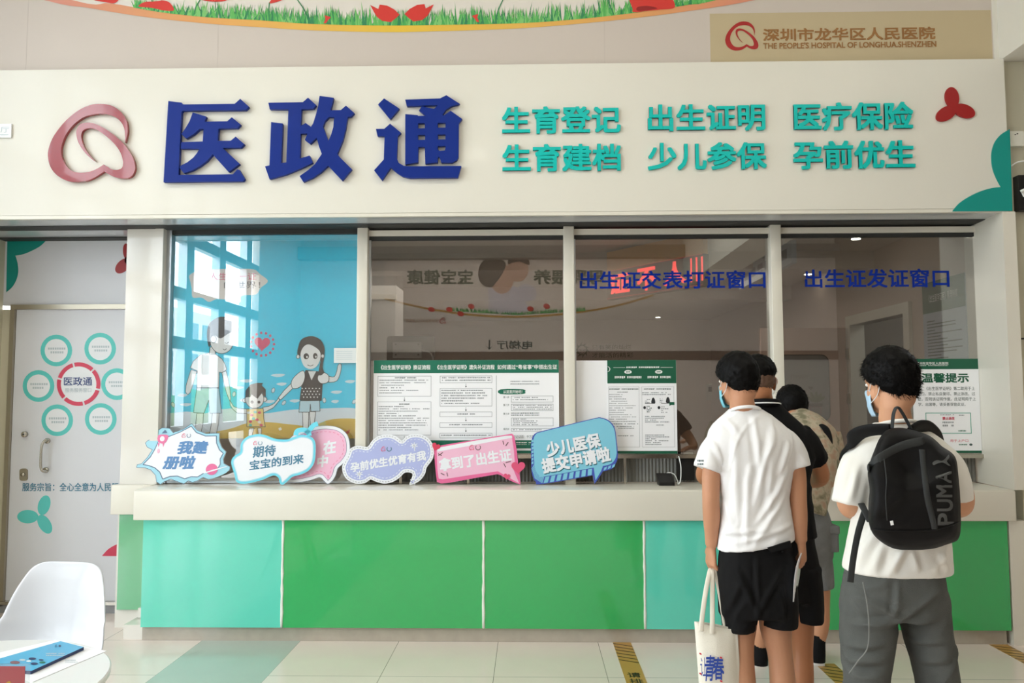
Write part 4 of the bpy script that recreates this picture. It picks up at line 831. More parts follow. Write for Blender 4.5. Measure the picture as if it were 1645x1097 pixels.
# sunny wall slogan
fb = frameC(IYB, 968, 562); w = MB(); OLV = mat('decal_olive', (66, 84, 46), 0.5)
w.flat(ell(935, 562, 8.5, 8.5), fb, OLV, 0.002, holes=[ell(935, 562, 6.6, 6.6)])
for k in range(10): a = 2 * PI * k / 10; w.flat([(935 + 8.2 * math.cos(a - .22), 562 + 8.2 * math.sin(a - .22)), (935 + 8.2 * math.cos(a + .22), 562 + 8.2 * math.sin(a + .22)), (935 + 13 * math.cos(a + .3), 562 + 13 * math.sin(a + .3))], fb, OLV, 0.002)
w.flat(stroke([(938 - 7, 561), (934, 563)], 1), fb, OLV, 0.003); w.flat(stroke([(937, 563), (941, 561)], 1), fb, OLV, 0.003); w.flat(stroke(spl([(931, 565.5), (935, 567.5), (939, 565.5)], False, 4), 1), fb, OLV, 0.003)
w.text('只有笑的灿烂', fb, (951, 553.5, 1014, 561.5), OLV, 0.002); w.text('才能活的精彩', fb, (951, 566.5, 1017, 574.5), OLV, 0.002); prop(w.build('wall_slogan'), 'dark olive slogan with a smiling sun on the office back wall', 'wall decal')
f = frameC(IYB, 1147, 630); wc = thing('wall_controller', 'pale wall controller box with dark display on the office back wall', 'controller', tuple(f(1147, 642, 0.0)))
MB().slab(rect(1134.5, 617, 1159, 643), f, mat('controller_white', (196, 194, 184), 0.4), 0.0, 0.05).build('housing', wc); MB().slab(rect(1137, 621.5, 1154, 629), f, DKG, 0.05, 0.056).build('display', wc)
w = MB(); w.slab(rect(1138, 616, 1152, 618), f, WHITE, 0.05, 0.06); w.slab(rect(1147, 636, 1152, 638.5), f, DKG, 0.05, 0.054); w.build('button', wc)
# wall board on the office's right wall
XB = IX1 - 0.004
def frX(X):
    def g(y_, z_, d=0.0): return Vector((X - d, y_, z_))
    return g
g = frX(XB); yb0, yb1 = 0.5, 1.12
zt0, zb0 = P(1550, 438, X=XB).z, 1.30
wbd = thing('notice_board', 'tall pale regulation board with dark green header on the office side wall', 'notice board', (XB, 0.81, zb0))
MB().slab(rect(yb0, zb0, yb1, zt0), g, mat('board_pale', (178, 192, 206), 0.35, coat=0.2), 0.0, 0.012).build('board', wbd)
MB().flat(rect(yb0, zt0 - 0.24, yb1, zt0), g, DGD, 0.0125).build('header', wbd)
w = MB(); rg = random.Random(5); z = zt0 - 0.31
def fx(x, y, d=0.0): return Vector((XB - 0.013 - d, -x, -y))
while z > zb0 + 0.05:
    l = rg.choice((0.5, 0.3, 0.42, 0.2, 0.12)); y = yb1 - 0.06
    w.flat(rect(y - l, z, y, z + 0.009), g, TXTD, 0.013); z -= 0.024
w.text('《出生医学证明》管理制度', fx, (-(yb1 - 0.1), -(zt0 - 0.10), -(yb0 + 0.1), -(zt0 - 0.16)), TWHITE, 0.0); w.build('print', wbd)
# inner door in the office's right wall, its leaf swung open into the office
w = MB()
for a, b, z0, z1 in ((1.33, 1.43, 0, 2.25), (2.53, 2.63, 0, 2.25), (1.33, 2.63, 2.25, 2.34)): w.box((IX1 - 0.03, a, z0), (IX1 + 0.11, b, z1), CREAM)
d2 = w.build('door_2', kind='structure')
LEAF = mat('office_door_pink', (196, 166, 150), 0.45, var=0.02)
MB().box((2.25, 2.58, 0.01), (3.07, 2.625, 2.23), LEAF).build('leaf', d2)
f = frameC(2.58, 1297, 622); wv = thing('door_2_window', '', '') if False else None
MB().slab(rrect(1246, 570, 1332, 676, 12), f, mat('door_pane_dim', (118, 122, 120), 0.12, coat=0.6), 0.0, 0.004).build('vision_pane', d2)
w = MB(); outline(w, rrect(1246, 570, 1332, 676, 12), f, DKG, 1.6, 0.005)
w.text('happy', f, (1271, 600, 1300, 609), DKG, 0.006); w.slab(rect(1300, 648, 1318, 672), f, BROWN, 0.004, 0.006, holes=[rect(1301.5, 654, 1316.5, 670.5)]); w.flat(rect(1297, 648, 1321, 653), f, DKG, 0.007)
for a in (-0.9, -0.4, 0.1, 0.6, 1.0): w.flat(rot2(ell(1309, 637, 2.6, 9, 0, 12), (1309, 647), a), f, OLV, 0.006)
w.flat(heart(1302, 623, 4), f, DKG, 0.006); w.build('door_print', d2)
w = MB()
for y in (568, 640): p = P(1372, y, Y=2.57); w.box((3.06, 2.56, p.z - 0.05), (3.09, 2.58, p.z + 0.05), SAT)
w.build('hinge', d2)
# corridor beyond the inner door
COR = mat('corridor_wall', (186, 188, 186), 0.5)
w = MB(); w.box((IX1 + 1.5, 0.6, 0), (IX1 + 1.6, 6, IZ), COR); w.box((IX1 + 0.1, 0.55, 0), (IX1 + 1.6, 0.6, IZ), COR); w.box((IX1 + 0.1, 6, 0), (IX1 + 1.6, 6.1, IZ), COR); w.box((IX1 + 0.1, 0.5, IZ), (IX1 + 1.6, 6.1, IZ + 0.1), COR); w.build('corridor_wall', kind='structure')
w = MB(); w.box((IX1 + 1.1, 3.0, 0), (IX1 + 1.48, 3.9, 2.1), mat('corridor_cabinet', (84, 76, 66), 0.4)); prop(w.build('corridor_cabinet'), 'dark cabinet in the corridor beyond the inner office door', 'cabinet')
# downlights
LAMP = mat('downlight_glow', (255, 250, 236), 0.4, emit=(255, 248, 232), estr=14.0)
for i, (x, y) in enumerate(((1375, 384), (1298, 441), (1438, 441), (1312, 481), (1057, 510))):
    p = P(x, y, Z=IZ - 0.012); p.y = min(p.y, IYB - 0.2)
    d = thing('downlight', '', 'ceiling light', (p.x, p.y, IZ)); d['group'] = 'round downlights in the office ceiling'; d['label'] = 'small round bright downlight in the dim office ceiling'
    w = MB(); w.tube([(p.x, p.y, IZ), (p.x, p.y, IZ - 0.008)], 0.06, ALU, 18); w.build('ring', d)
    w = MB(); w.tube([(p.x, p.y, IZ - 0.008), (p.x, p.y, IZ - 0.014)], 0.036, LAMP, 16); w.build('diffuser', d)
area('office_fill', (0.3, 3.2, IZ - 0.2), (0, 0, 0), 4.0, 3.0, 26, (1.0, 0.9, 0.8))  # unseen broad fill added so the office does not go dark
area('corridor_lamp', (IX1 + 0.8, 2.6, IZ - 0.05), (0, 0, 0), 0.5, 1.5, 8, (0.95, 1, 1))
# LED sign hanging in the office
pa = P(976, 484, Y=1.9); pb = P(1131, 455, Y=1.0); za = P(976, 449, Y=1.9).z; zb2 = P(1131, 409, Y=1.0).z; zc = P(1131, 384, Y=1.0).z
A = Vector((pa.x, 1.9, 0)); B = Vector((pb.x, 1.0, 0)); U = (B - A).normalized(); NN = U.cross(Vector((0, 0, 1))); LEN = (B - A).length
z0 = (pa.z + pb.z) / 2; z1 = (za + zb2) / 2
def fl(x, y, d=0.0): return A + U * x + Vector((0, 0, y)) + NN * d
le = thing('led_sign', 'slanted red scrolling message display with ochre top panel hanging behind the third pane', 'sign', tuple(A * 0.5 + B * 0.5 + Vector((0, 0, IZ))))
MB().slab(rect(0, pb.z - 0.02, LEN, zb2 + 0.01), fl, mat('led_housing', (88, 80, 70), 0.5), -0.06, 0).build('housing', le)
MB().slab(rect(0, zb2 + 0.01, LEN, IZ - 0.02), fl, mat('led_ochre', (222, 170, 96), 0.5), -0.05, 0.002).build('ochre_panel', le)
LEDR = mat('led_red', (255, 70, 70), 0.4, emit=(255, 72, 72), estr=0.9)
def fl2(x, y, d=0.0): return A + U * x + Vector((0, 0, -y)) + NN * d
w = MB(); hh = zb2 - pb.z
w.text('证', fl2, (LEN * 0.02, -(pb.z + hh * 0.9), LEN * 0.26, -(pb.z + hh * 0.1)), LEDR, 0.004, bold=0.04); w.text('不', fl2, (LEN * 0.34, -(pb.z + hh * 0.92), LEN * 0.54, -(pb.z + hh * 0.05)), LEDR, 0.004, bold=0.04); w.text('人', fl2, (LEN * 0.62, -(pb.z + hh * 0.95), LEN * 0.84, -(pb.z + hh * 0.1)), LEDR, 0.004, bold=0.04)
for x in (0.88, 0.93, 0.98): w.flat(rect(LEN * x, pb.z + hh * 0.1, LEN * x + 0.018, pb.z + hh * 0.95), fl, LEDR, 0.004)
w.build('lettering', le)
w = MB()
for i in range(60):
    for y in (pb.z - 0.012, zb2 + 0.004): w.flat(rect(LEN * i / 60, y, LEN * i / 60 + 0.005, y + 0.005), fl, LEDR, 0.004)
w.build('led_border', le)
# socket box, cables and black box on the wall at the right
f = frameC(0.03, 1631, 225); w = MB(); so = thing('wall_socket', 'white double wall socket box beside the teal corner of the signboard', 'socket', tuple(f(1631, 237)))
MB().slab(rrect(1618, 213.5, 1640, 237, 1.2), f, mat('socket_white', (226, 226, 214), 0.35), 0, 0.035).build('housing', so)
w = MB()
for x in (1626, 1629.5): w.slab(ell(x, 219 + (x - 1626) * -0.4, 1.3, 1.0, 0, 8), f, DKG, 0.035, 0.036)
w.build('hole', so)
f = frameC(0.03, 1640, 310); MB().slab(rect(1628, 285, 1690, 341), f, BLACK, 0, 0.06).build('router_box'); prop(bpy.data.objects['router_box'], 'black box with white cables on the wall past the end of the signboard', 'router')
w = MB(); w.tube(spl([tuple(f(1624, 268, 0.02)), tuple(f(1634, 262, 0.03)), tuple(f(1660, 259, 0.03))], False, 6), 0.005, TWHITE, 8); w.tube(spl([tuple(f(1629, 312, 0.07)), tuple(f(1636, 309, 0.08)), tuple(f(1665, 300, 0.08))], False, 6), 0.009, TWHITE, 8); w.slab(rot2(rect(1632, 311, 1637, 320), (1634, 315), -0.4), f, TWHITE, 0.062, 0.068); prop(w.build('cable'), 'white cables strung across the black wall box', 'cable')

# ---------------------------------------------------------------- queue tape on the floor
TAPE = mat('tape_amber', (190, 146, 70), 0.3, var=0.04); TBLK = mat('tape_black', (46, 32, 22), 0.4)
for (x0, x1, y1, t0, lb) in ((0.525, 0.64, 0.028, 0.0, 'amber floor tape with black slanted bars running to the counter beside the tote bag'), (1.672, 1.787, -0.36, 0.0, 'amber floor tape with black slanted bars behind the queue'), (2.90, 3.015, 0.02, 0.0, 'amber floor tape with black slanted bars at the pillar beyond the backpack wearer')):
    tp = thing('floor_tape', lb, 'floor tape', ((x0 + x1) / 2, y1 - 0.6, 0), 'amber tape strips on the floor')
    MB().box((x0, y1 - 1.4, 0.0), (x1, y1, 0.0012), TAPE).build('strip', tp)
    w = MB(); y = y1 - 0.02
    for i in range(6 if x0 < 2.8 else 9):
        w.add([(x0, y, 0.0016), (x0, y - 0.012, 0.0016), (x1, y - 0.068, 0.0016), (x1, y - 0.056, 0.0016)], [(0, 1, 2, 3)], TBLK); y -= 0.062
    w.build('bar_print', tp)
    def ft(x, y_, d=0.0): return Vector((x, -y_, 0.0016 + d))
    w = MB()
    for i, ch in enumerate('请排队'): w.text(ch, ft, (x0 + 0.02, -y1 + 0.56 + i * 0.1, x1 - 0.02, -y1 + 0.64 + i * 0.1), TBLK, 0.0, bold=0.02)
    w.build('lettering', tp)

# pale box added in the office in place of a hall sign's reflection
hs = thing('sign_reflection', 'pale box standing in for the pane reflection of a hanging hall sign, beside the blue lettering', 'sign', (2.05, 1.7, IZ))
HSM = mat('sign_reflection_pale', (196, 206, 216), 0.4)
MB().box((2.03, 0.95, 2.60), (2.07, 2.5, 2.78), HSM).build('panel', hs)
for yy in (1.2, 2.25):
    w = MB(); w.tube([(2.05, yy, 2.78), (2.05, yy, IZ)], 0.006, ALU, 8); w.build('rod', hs)
w = MB(); g = frX(2.029)
for k in range(6): w.flat(rect(1.05 + k * 0.22, 2.65, 1.2 + k * 0.22, 2.73), g, TXTG, 0.001)
w.build('print', hs)
from mathutils.bvhtree import BVHTree
# ================================================================ people
def remeshed(mb, voxel, m, smooth=4, fold=None, it2=0):
    """one continuous skin over all the overlapping pieces in mb"""
    me = bpy.data.meshes.new('t'); me.from_pydata(mb.v, [], mb.f); o = bpy.data.objects.new('t', me); COL.objects.link(o)
    r = o.modifiers.new('r', 'REMESH'); r.mode = 'VOXEL'; r.voxel_size = voxel
    if smooth: q = o.modifiers.new('s', 'SMOOTH'); q.iterations = smooth; q.factor = 0.5
    dg = bpy.context.evaluated_depsgraph_get(); dg.update(); e = bpy.data.meshes.new_from_object(o.evaluated_get(dg))
    vs = [v.co.copy() for v in e.vertices]
    if fold:
        nr = [v.normal.copy() for v in e.vertices]; vs = [v + n * fold(v, n) for v, n in zip(vs, nr)]
    fs = [tuple(p.vertices) for p in e.polygons]
    bpy.data.objects.remove(o); bpy.data.meshes.remove(me); bpy.data.meshes.remove(e)
    out = MB(); out.add(vs, fs, m, True); return out
def stack(mb, rings, m, seg=28):
    """loft of level rings: (centre, rx, ry[, tilt of the ring about y, about x])"""
    vs = []; fs = []
    for rg_ in rings:
        c, rx, ry = rg_[:3]; ty = rg_[3] if len(rg_) > 3 else 0; tx = rg_[4] if len(rg_) > 4 else 0
        for k in range(seg):
            a = 2 * PI * k / seg; ca, sa = math.cos(a), math.sin(a); p = 0.86
            x = rx * math.copysign(abs(ca) ** p, ca); y = ry * math.copysign(abs(sa) ** p, sa); vs.append(Vector((c[0] + x, c[1] + y, c[2] + x * ty + y * tx)))
    n = len(rings)
    for i in range(n - 1):
        for k in range(seg): k2 = (k + 1) % seg; fs.append((i * seg + k, i * seg + k2, (i + 1) * seg + k2, (i + 1) * seg + k))
    fs.append(tuple(reversed(range(seg)))); fs.append(tuple((n - 1) * seg + k for k in range(seg)))
    mb.add(vs, fs, m, True)
def rows_(mb, Y, rows, m):
    """level rings given by the pixel row and the left and right pixel of the outline at depth Y (+ dy)"""
    rs = []
    for r in rows:
        y, xl, xr, ry = r[:4]; dy = r[4] if len(r) > 4 else 0; yl, yr = y if isinstance(y, tuple) else (y, y); a, b = P(xl, yl, Y=Y + dy), P(xr, yr, Y=Y + dy); rs.append(((a + b) / 2, (b - a).length / 2, ry, (b.z - a.z) / max(1e-6, b.x - a.x)))
    stack(mb, rs, m)
SKINM = {}
def skin(name, c): return mat(name, c, 0.5, spec=0.35, var=0.05, vscale=14, bump=0.06, bscale=220)
HAIR = mat('hair_black', (9, 8, 8), 0.55, spec=0.12, var=0.25, vscale=60); STUB = mat('hair_clipped', (92, 66, 50), 0.6, var=0.2, vscale=160)
MASKM = mat('mask_blue', (120, 196, 214), 0.6, var=0.03); MASKW = mat('mask_white', (228, 234, 238), 0.6)
def hand(mb, w, d, n, side, m, curl=0.5, s=1.0, spread=0.012, cl=None):
    """palm, four unequal bent fingers and a thumb; w wrist, d pointing direction, n palm normal (fingers curl towards it), side the thumb side"""
    d = d.normalized(); n = (n - d * n.dot(d)).normalized(); t = d.cross(n).normalized() * side
    pl = 0.088 * s
    mb.tube([w - d * 0.02, w + d * 0.012, w + d * pl * 0.5, w + d * pl * 0.85, w + d * pl], [(0.024 * s, 0.019 * s), (0.026 * s, 0.018 * s), (0.037 * s, 0.016 * s), (0.039 * s, 0.0135 * s), (0.034 * s, 0.010 * s)], m, 14, up=tuple(t))
    for i, L in enumerate((0.069, 0.078, 0.073, 0.057)):
        o = (0.031 - 0.0205 * i) * s; b = w + d * (pl - 0.012) + t * o; a = 0.0; p = b; pts = [b - d * 0.02, b]; c = (cl[i] if cl else curl) * (1 + 0.12 * i)
        for fr_ in (0.44, 0.31, 0.25):
            a += c * (0.7 if fr_ > .4 else 1.0); dd = (d * math.cos(a) + n * math.sin(a)) + t * (1.5 - i) * spread * 2; p = p + dd.normalized() * L * fr_ * s; pts.append(p)
        mb.tube(pts, [0.0088 * s, 0.0092 * s, 0.0088 * s, 0.0082 * s, 0.0062 * s], m, 10)
    b = w + d * 0.022 * s + t * 0.020 * s
    mb.tube([b - d * 0.004, b + (d * 0.55 + t * 0.75 + n * 0.25).normalized() * 0.034 * s, b + (d * 0.85 + t * 0.5 + n * 0.45).normalized() * 0.060 * s, b + (d * 1.0 + t * 0.30 + n * 0.62).normalized() * 0.082 * s], [0.0135 * s, 0.0115 * s, 0.0098 * s, 0.0068 * s], m, 10)
def headmat(c, yawh, pitchh, rollh=0.0):
    return Matrix.Translation(c) @ Matrix.Rotation(yawh, 4, 'Z') @ Matrix.Rotation(-pitchh, 4, 'X') @ Matrix.Rotation(rollh, 4, 'Y')
def head(mb, M, m, s=1.0):
    """skull, jaw, nose, lips, brow, ears; +y is the way the face looks"""
    R = M.to_3x3(); T = lambda x, y, z: M @ Vector((x * s, y * s, z * s))
    mb.ball(T(0, -0.004, 0.022), (0.075 * s, 0.094 * s, 0.088 * s), m, 24, 16, R)
    mb.ball(T(0, 0.022, -0.035), (0.060 * s, 0.066 * s, 0.075 * s), m, 20, 14, R)
    mb.ball(T(0, 0.048, -0.085), (0.034 * s, 0.034 * s, 0.026 * s), m, 16, 10, R)
    mb.ball(T(0, -0.045, -0.045), (0.058 * s, 0.050 * s, 0.060 * s), m, 16, 12, R)
    for q in (-1, 1):
        mb.ball(T(q * 0.045, 0.035, -0.03), (0.022 * s, 0.035 * s, 0.03 * s), m, 12, 8, R)
        mb.tube([T(q * 0.012, 0.084, 0.018), T(q * 0.03, 0.082, 0.024), T(q * 0.048, 0.066, 0.016)], 0.008 * s, m, 8)
        mb.ball(T(q * 0.076, -0.012, -0.008), (0.007 * s, 0.019 * s, 0.031 * s), m, 14, 10, R @ Matrix.Rotation(q * 0.35, 3, 'Z') @ Matrix.Rotation(0.2, 3, 'X'))
        mb.ball(T(q * 0.080, -0.016, 0.004), (0.006 * s, 0.017 * s, 0.022 * s), m, 12, 8, R @ Matrix.Rotation(q * 0.55, 3, 'Z'))
        mb.ball(T(q * 0.074, -0.005, -0.034), (0.007 * s, 0.009 * s, 0.010 * s), m, 10, 8, R)
        mb.ball(T(q * 0.012, 0.094, -0.028), (0.009 * s, 0.009 * s, 0.007 * s), m, 10, 8, R)
    mb.tube([T(0, 0.084, 0.012), T(0, 0.098, -0.01), T(0, 0.110, -0.027), T(0, 0.098, -0.034)], [0.009 * s, 0.010 * s, 0.0115 * s, 0.008 * s], m, 10)
    mb.tube([T(-0.024, 0.076, -0.060), T(0, 0.088, -0.056), T(0.024, 0.076, -0.060)], [0.005 * s, 0.0075 * s, 0.005 * s], m, 8)
    mb.tube([T(-0.020, 0.075, -0.069), T(0, 0.085, -0.069), T(0.020, 0.075, -0.069)], [0.005 * s, 0.0075 * s, 0.005 * s], m, 8)
def eyes(par, M, s=1.0):
    R = M.to_3x3(); EW = mat('eye_white', (232, 230, 226), 0.2); ED = mat('eye_dark', (30, 22, 18), 0.15)
    for q in (-1, 1):
        w = MB(); w.ball(M @ Vector((q * 0.031 * s, 0.074 * s, 0.004 * s)), (0.0145 * s, 0.0125 * s, 0.0085 * s), EW, 14, 10, R); w.ball(M @ Vector((q * 0.031 * s, 0.082 * s, 0.004 * s)), (0.0062 * s, 0.0052 * s, 0.0062 * s), ED, 10, 8, R); w.build('eye', par)
        w = MB(); w.tube([M @ Vector((q * 0.013 * s, 0.090 * s, 0.026 * s)), M @ Vector((q * 0.032 * s, 0.089 * s, 0.032 * s)), M @ Vector((q * 0.050 * s, 0.074 * s, 0.026 * s))], [0.003, 0.004, 0.002], HAIR, 6); w.build('eyebrow', par)
def hair(par, M, seed, s=1.0, nape=-0.75, side=-0.15, front=0.42, thick=0.020, top=0.010, n_str=2600, slen=0.026, stubble=False, m=None, name='hair'):
    """a cap of hair that thins out into the skin at the hairline, with loose strands over it"""
    rg = random.Random(seed); m = m or HAIR
    def grow(d):
        az = math.atan2(d.x, d.y)                       # 0 front, pi back
        a = abs(az) / PI
        lim = front + (side - front) * min(1, a / 0.5) if a < 0.5 else side + (nape - side) * min(1, (a - 0.5) / 0.30)
        return min(1.0, max(-0.6, (d.z - lim) / 0.30))
    def sk(d):                                          # the skull's own radius in direction d, about (0, -.004, .01)
        k1 = 1 / math.sqrt((d.x / 0.0755) ** 2 + (d.y / 0.0945) ** 2 + (d.z / 0.100) ** 2)
        return k1
    bm = bmesh.new(); bmesh.ops.create_icosphere(bm, subdivisions=5, radius=1)
    C0 = Vector((0, -0.004, 0.012))
    for v in bm.verts:
        d = v.co.normalized(); g = grow(d); r = sk(d)
        if d.z < -0.2: r = max(r, 0.0) * (1.0 - 0.10 * (-(d.z) - 0.2))
        up_ = max(0, d.z)
        fl = noise.noise(Vector((d.x * 9 + seed, d.y * 9, d.z * 5))) * 0.006 + noise.noise(Vector((d.x * 30, d.y * 30 + seed, d.z * 12))) * 0.0035
        r = r + (thick * g + top * up_ * max(0, g) + fl * max(0, g) if g > 0 else g * 0.03)
        v.co = M @ ((C0 + d * r) * s)
    w = MB(); w.bm(bm, m, True)
    if n_str:
        vs = []; fs = []; i = 0
        while i < n_str:
            d = Vector((rg.gauss(0, 1), rg.gauss(0, 1), rg.gauss(0, 1))).normalized(); g = grow(d)
            if g < 0.12: continue
            i += 1; r = sk(d) + thick * g + top * max(0, d.z) * g - 0.006; b = C0 + d * r
            flow = Vector((d.x * 0.6, d.y * 0.7 - 0.1, -0.75 + 0.5 * max(0, d.z))) - d * 0.1; flow = (flow + Vector((rg.gauss(0, .35), rg.gauss(0, .35), rg.gauss(0, .3)))).normalized()
            L = slen * rg.uniform(0.5, 1.1) * (0.35 + 0.65 * g); tip = b + (d * 0.42 + flow * 0.85).normalized() * L; sd = d.cross(flow).normalized() * 0.0016
            o = len(vs); vs += [M @ ((b + sd) * s), M @ ((b - sd) * s), M @ ((b + d.cross(sd)) * s), M @ (tip * s)]; fs += [(o, o + 1, o + 3), (o + 1, o + 2, o + 3), (o + 2, o, o + 3)]
        w.add(vs, fs, m, True)
    return w.build(name, par)
def mask(par, M, s=1.0, m=None):
    w = MB(); vs = []; fs = []; NU, NV = 16, 12
    for j in range(NV + 1):
        z = -0.018 - 0.100 * j / NV
        for i in range(NU + 1):
            u = -1 + 2 * i / NU; a = u * 1.30; k = 1 - 0.22 * max(0, (j / NV - 0.6)) / 0.4
            rx = 0.0655 * k; ry = (0.082 + 0.024 * math.exp(-((z + 0.028) / 0.03) ** 2) * math.exp(-(u / 0.35) ** 2) + 0.006) * (1 - 0.12 * max(0, j / NV - 0.75) / 0.25)
            vs.append(M @ (Vector((rx * math.sin(a) * 1.04, 0.012 + ry * math.cos(a) + (0.0015 if j % 3 == 1 else 0), z)) * s))
    for j in range(NV):
        for i in range(NU): a = j * (NU + 1) + i; fs.append((a, a + 1, a + NU + 2, a + NU + 1))
    w.add(vs, fs, m or MASKM, True); o = w.build('face_mask', par)
    sm_ = o.modifiers.new('thick', 'SOLIDIFY'); sm_.thickness = 0.0015
    for q in (-1, 1):
        w = MB(); L = [(q * 0.062, 0.045, -0.026), (q * 0.077, 0.015, 0.002), (q * 0.083, -0.016, 0.020), (q * 0.082, -0.032, 0.0), (q * 0.078, -0.012, -0.042), (q * 0.064, 0.04, -0.070)]
        w.tube(spl([tuple(M @ (Vector(p) * s)) for p in L], False, 5), 0.0014, MASKW, 6); w.build('ear_loop', o)
    return o
def shoe(par, heel, ang, m, sole, L=0.275, sc=None):
    """a trainer standing on the floor; heel: point on the floor under the heel, ang: where the toe points (0 = +y)"""
    R = Matrix.Translation(heel) @ Matrix.Rotation(ang, 4, 'Z'); w = MB(); rs = []
    for t, hw, z0, z1 in ((0.0, 0.026, 0.03, 0.085), (0.06, 0.034, 0.028, 0.098), (0.16, 0.035, 0.026, 0.105), (0.30, 0.036, 0.026, 0.098), (0.5, 0.040, 0.024, 0.078), (0.72, 0.046, 0.022, 0.06), (0.9, 0.041, 0.022, 0.048), (1.0, 0.022, 0.024, 0.038)):
        rs.append([R @ Vector((hw * math.cos(a), t * L, (z0 + z1) / 2 + (z1 - z0) / 2 * math.sin(a))) for a in [2 * PI * k / 16 for k in range(16)]])
    vs = [v for r in rs for v in r]; fs = [(i * 16 + k, i * 16 + (k + 1) % 16, (i + 1) * 16 + (k + 1) % 16, (i + 1) * 16 + k) for i in range(7) for k in range(16)] + [tuple(reversed(range(16))), tuple(7 * 16 + k for k in range(16))]
    w.add(vs, fs, m, True); o = w.build('shoe', par)
    w = MB(); loop = [(hw, t * L) for t, hw in ((-0.01, 0.022), (0.05, 0.036), (0.3, 0.037), (0.5, 0.042), (0.72, 0.049), (0.92, 0.043), (1.02, 0.022))]
    loop = spl(loop + [(-a, b) for a, b in reversed(loop)], True, 3)
    w.slab(loop, lambda x, y, d=0.0: R @ Vector((x, y, d)), sole, 0.001, 0.03); w.build('sole', o)
    w = MB()
    for i in range(4): y = (0.36 + 0.09 * i) * L; w.tube([R @ Vector((-0.026, y, 0.086 - 0.009 * i)), R @ Vector((0, y + 0.006, 0.097 - 0.011 * i)), R @ Vector((0.026, y, 0.086 - 0.009 * i))], 0.0028, MASKW if sc is None else sc, 6)
    w.build('lace', o); return o
def fold_fn(seed, amp, sx=9.0, sz=2.6, hem=None, fine=0.001):
    """soft drapery: long shallow vertical waves, broken by a few sharper diagonal creases"""
    def f(v, n):
        a = noise.noise(Vector((v.x * sx * 0.8 + v.z * 1.2 + seed, v.y * sx * 0.8, v.z * sz * 0.7)))
        b = noise.noise(Vector((v.x * sx * 0.9 - v.z * 5.0, v.y * sx * 0.9 + seed, v.z * sz * 1.3 + v.x * 3)))
        c = noise.noise(Vector((v.x * 5 + seed * 2, v.y * 5, v.z * 4)))
        r = math.exp(-(b / 0.10) ** 2) * max(0.0, 0.35 + c)
        return amp * (0.75 * a + 0.55 * r - 0.1) * (1 - abs(n.z) ** 3) + fine * noise.noise(v * 24)
    return f
def with_creases(base, Y, L):
    """named creases on the side of a garment that faces the camera: pixel segments with width and height in metres"""
    S = []
    for x0, y0, x1, y1, wd, am in L:
        a, b = P(x0, y0, Y=Y - 0.12), P(x1, y1, Y=Y - 0.12); S.append((a.x, a.z, b.x - a.x, b.z - a.z, wd, am))
    def f(v, n):
        r = base(v, n); k = max(0.0, min(1.0, (-n.y - 0.05) * 2))
        if k:
            for ax, az, dx, dz, wd, am in S:
                l2 = dx * dx + dz * dz; t = ((v.x - ax) * dx + (v.z - az) * dz) / l2
                if -0.15 < t < 1.15:
                    s_ = ((v.x - ax) * dz - (v.z - az) * dx) / math.sqrt(l2) + 0.004 * noise.noise(v * 14); e = math.sin(PI * min(1, max(0, t * 0.77 + 0.115))) ** 0.7
                    r += k * am * e * (math.exp(-(s_ / wd) ** 2) - 0.7 * math.exp(-((s_ - 1.7 * wd) / wd) ** 2))
        return r
    return f
def on_cloth(tree, x, y, lift, Y0):
    d = (P(x, y, Y=Y0) - CPOS).normalized(); h = tree.ray_cast(CPOS, d)[0]
    return (h if h is not None else P(x, y, Y=Y0)) - d * lift
def cloth(name, c, rough=0.85, bump=0.12, bscale=420): return mat(name, c, rough, spec=0.2, var=0.03, vscale=9, bump=bump, bscale=bscale, sheen=(0.1 if max(c) > 120 else 0.0))
def px3(L, Y): return [P(p[0], p[1], Y=Y + (p[2] if len(p) > 2 else 0)) for p in L]
WTEE = cloth('cotton_white', (232, 232, 232)); WTEE2 = cloth('cotton_off_white', (228, 226, 218)); BLK = cloth('twill_black', (17, 17, 18)); BLK2 = cloth('pique_black', (14, 14, 16)); CAMO = None
DEN = mat('denim_washed_grey', (84, 86, 83), 0.85, spec=0.2, var=0.30, vscale=11, bump=0.3, bscale=300); DEN2 = mat('denim_light_grey', (120, 122, 122), 0.85, spec=0.2, var=0.30, vscale=14, bump=0.3, bscale=300)

# ---------------------------------------------------------------- first in the queue's near file: white tee, tote bag
Y = -1.70; SK = skin('skin_warm', (192, 140, 108)); T0 = Vector((P(1213, 1005, Y=Y).x, Y, 0))
p1 = thing('person', 'person in white t-shirt and black shorts seen from behind, holding a white tote bag', 'person', T0, 'people queuing at the counter')
M = headmat(P(1184.5, 612, Y=Y + 0.005), 0.42, 0.06); s1 = 0.95
b = MB(); head(b, M, SK, s1)
b.tube(px3([(1188, 622, -.015), (1191, 640, -.025), (1193, 656, -.02), (1198, 685, -.0)], Y), [(0.048, 0.052), (0.051, 0.053), (0.056, 0.054), (0.062, 0.05)], SK, 18, up=(1, 0, 0))
rows_(b, Y, [(955, 1172, 1264, .09), (900, 1165, 1266, .11), (860, 1165, 1262, .10), (800, 1166, 1260, .095), (740, 1166, 1258, .10), (705, 1166, 1250, .085), (684, 1178, 1232, .06)], SK)
def arm(pts, rad, Yb): b.tube(px3(spl(pts, False, 4), Yb), [r for r in [v[0] for v in spl([(q,) for q in rad], False, 4)]], SK, 16)
arm([(1164, 716, -.01), (1150, 732, -.02), (1143, 760, -.02), (1142, 800, -.03), (1143, 830, -.01), (1143, 858, .02), (1142.5, 876, .03)], [.042, .042, .040, .037, .037, .030, .026], Y)
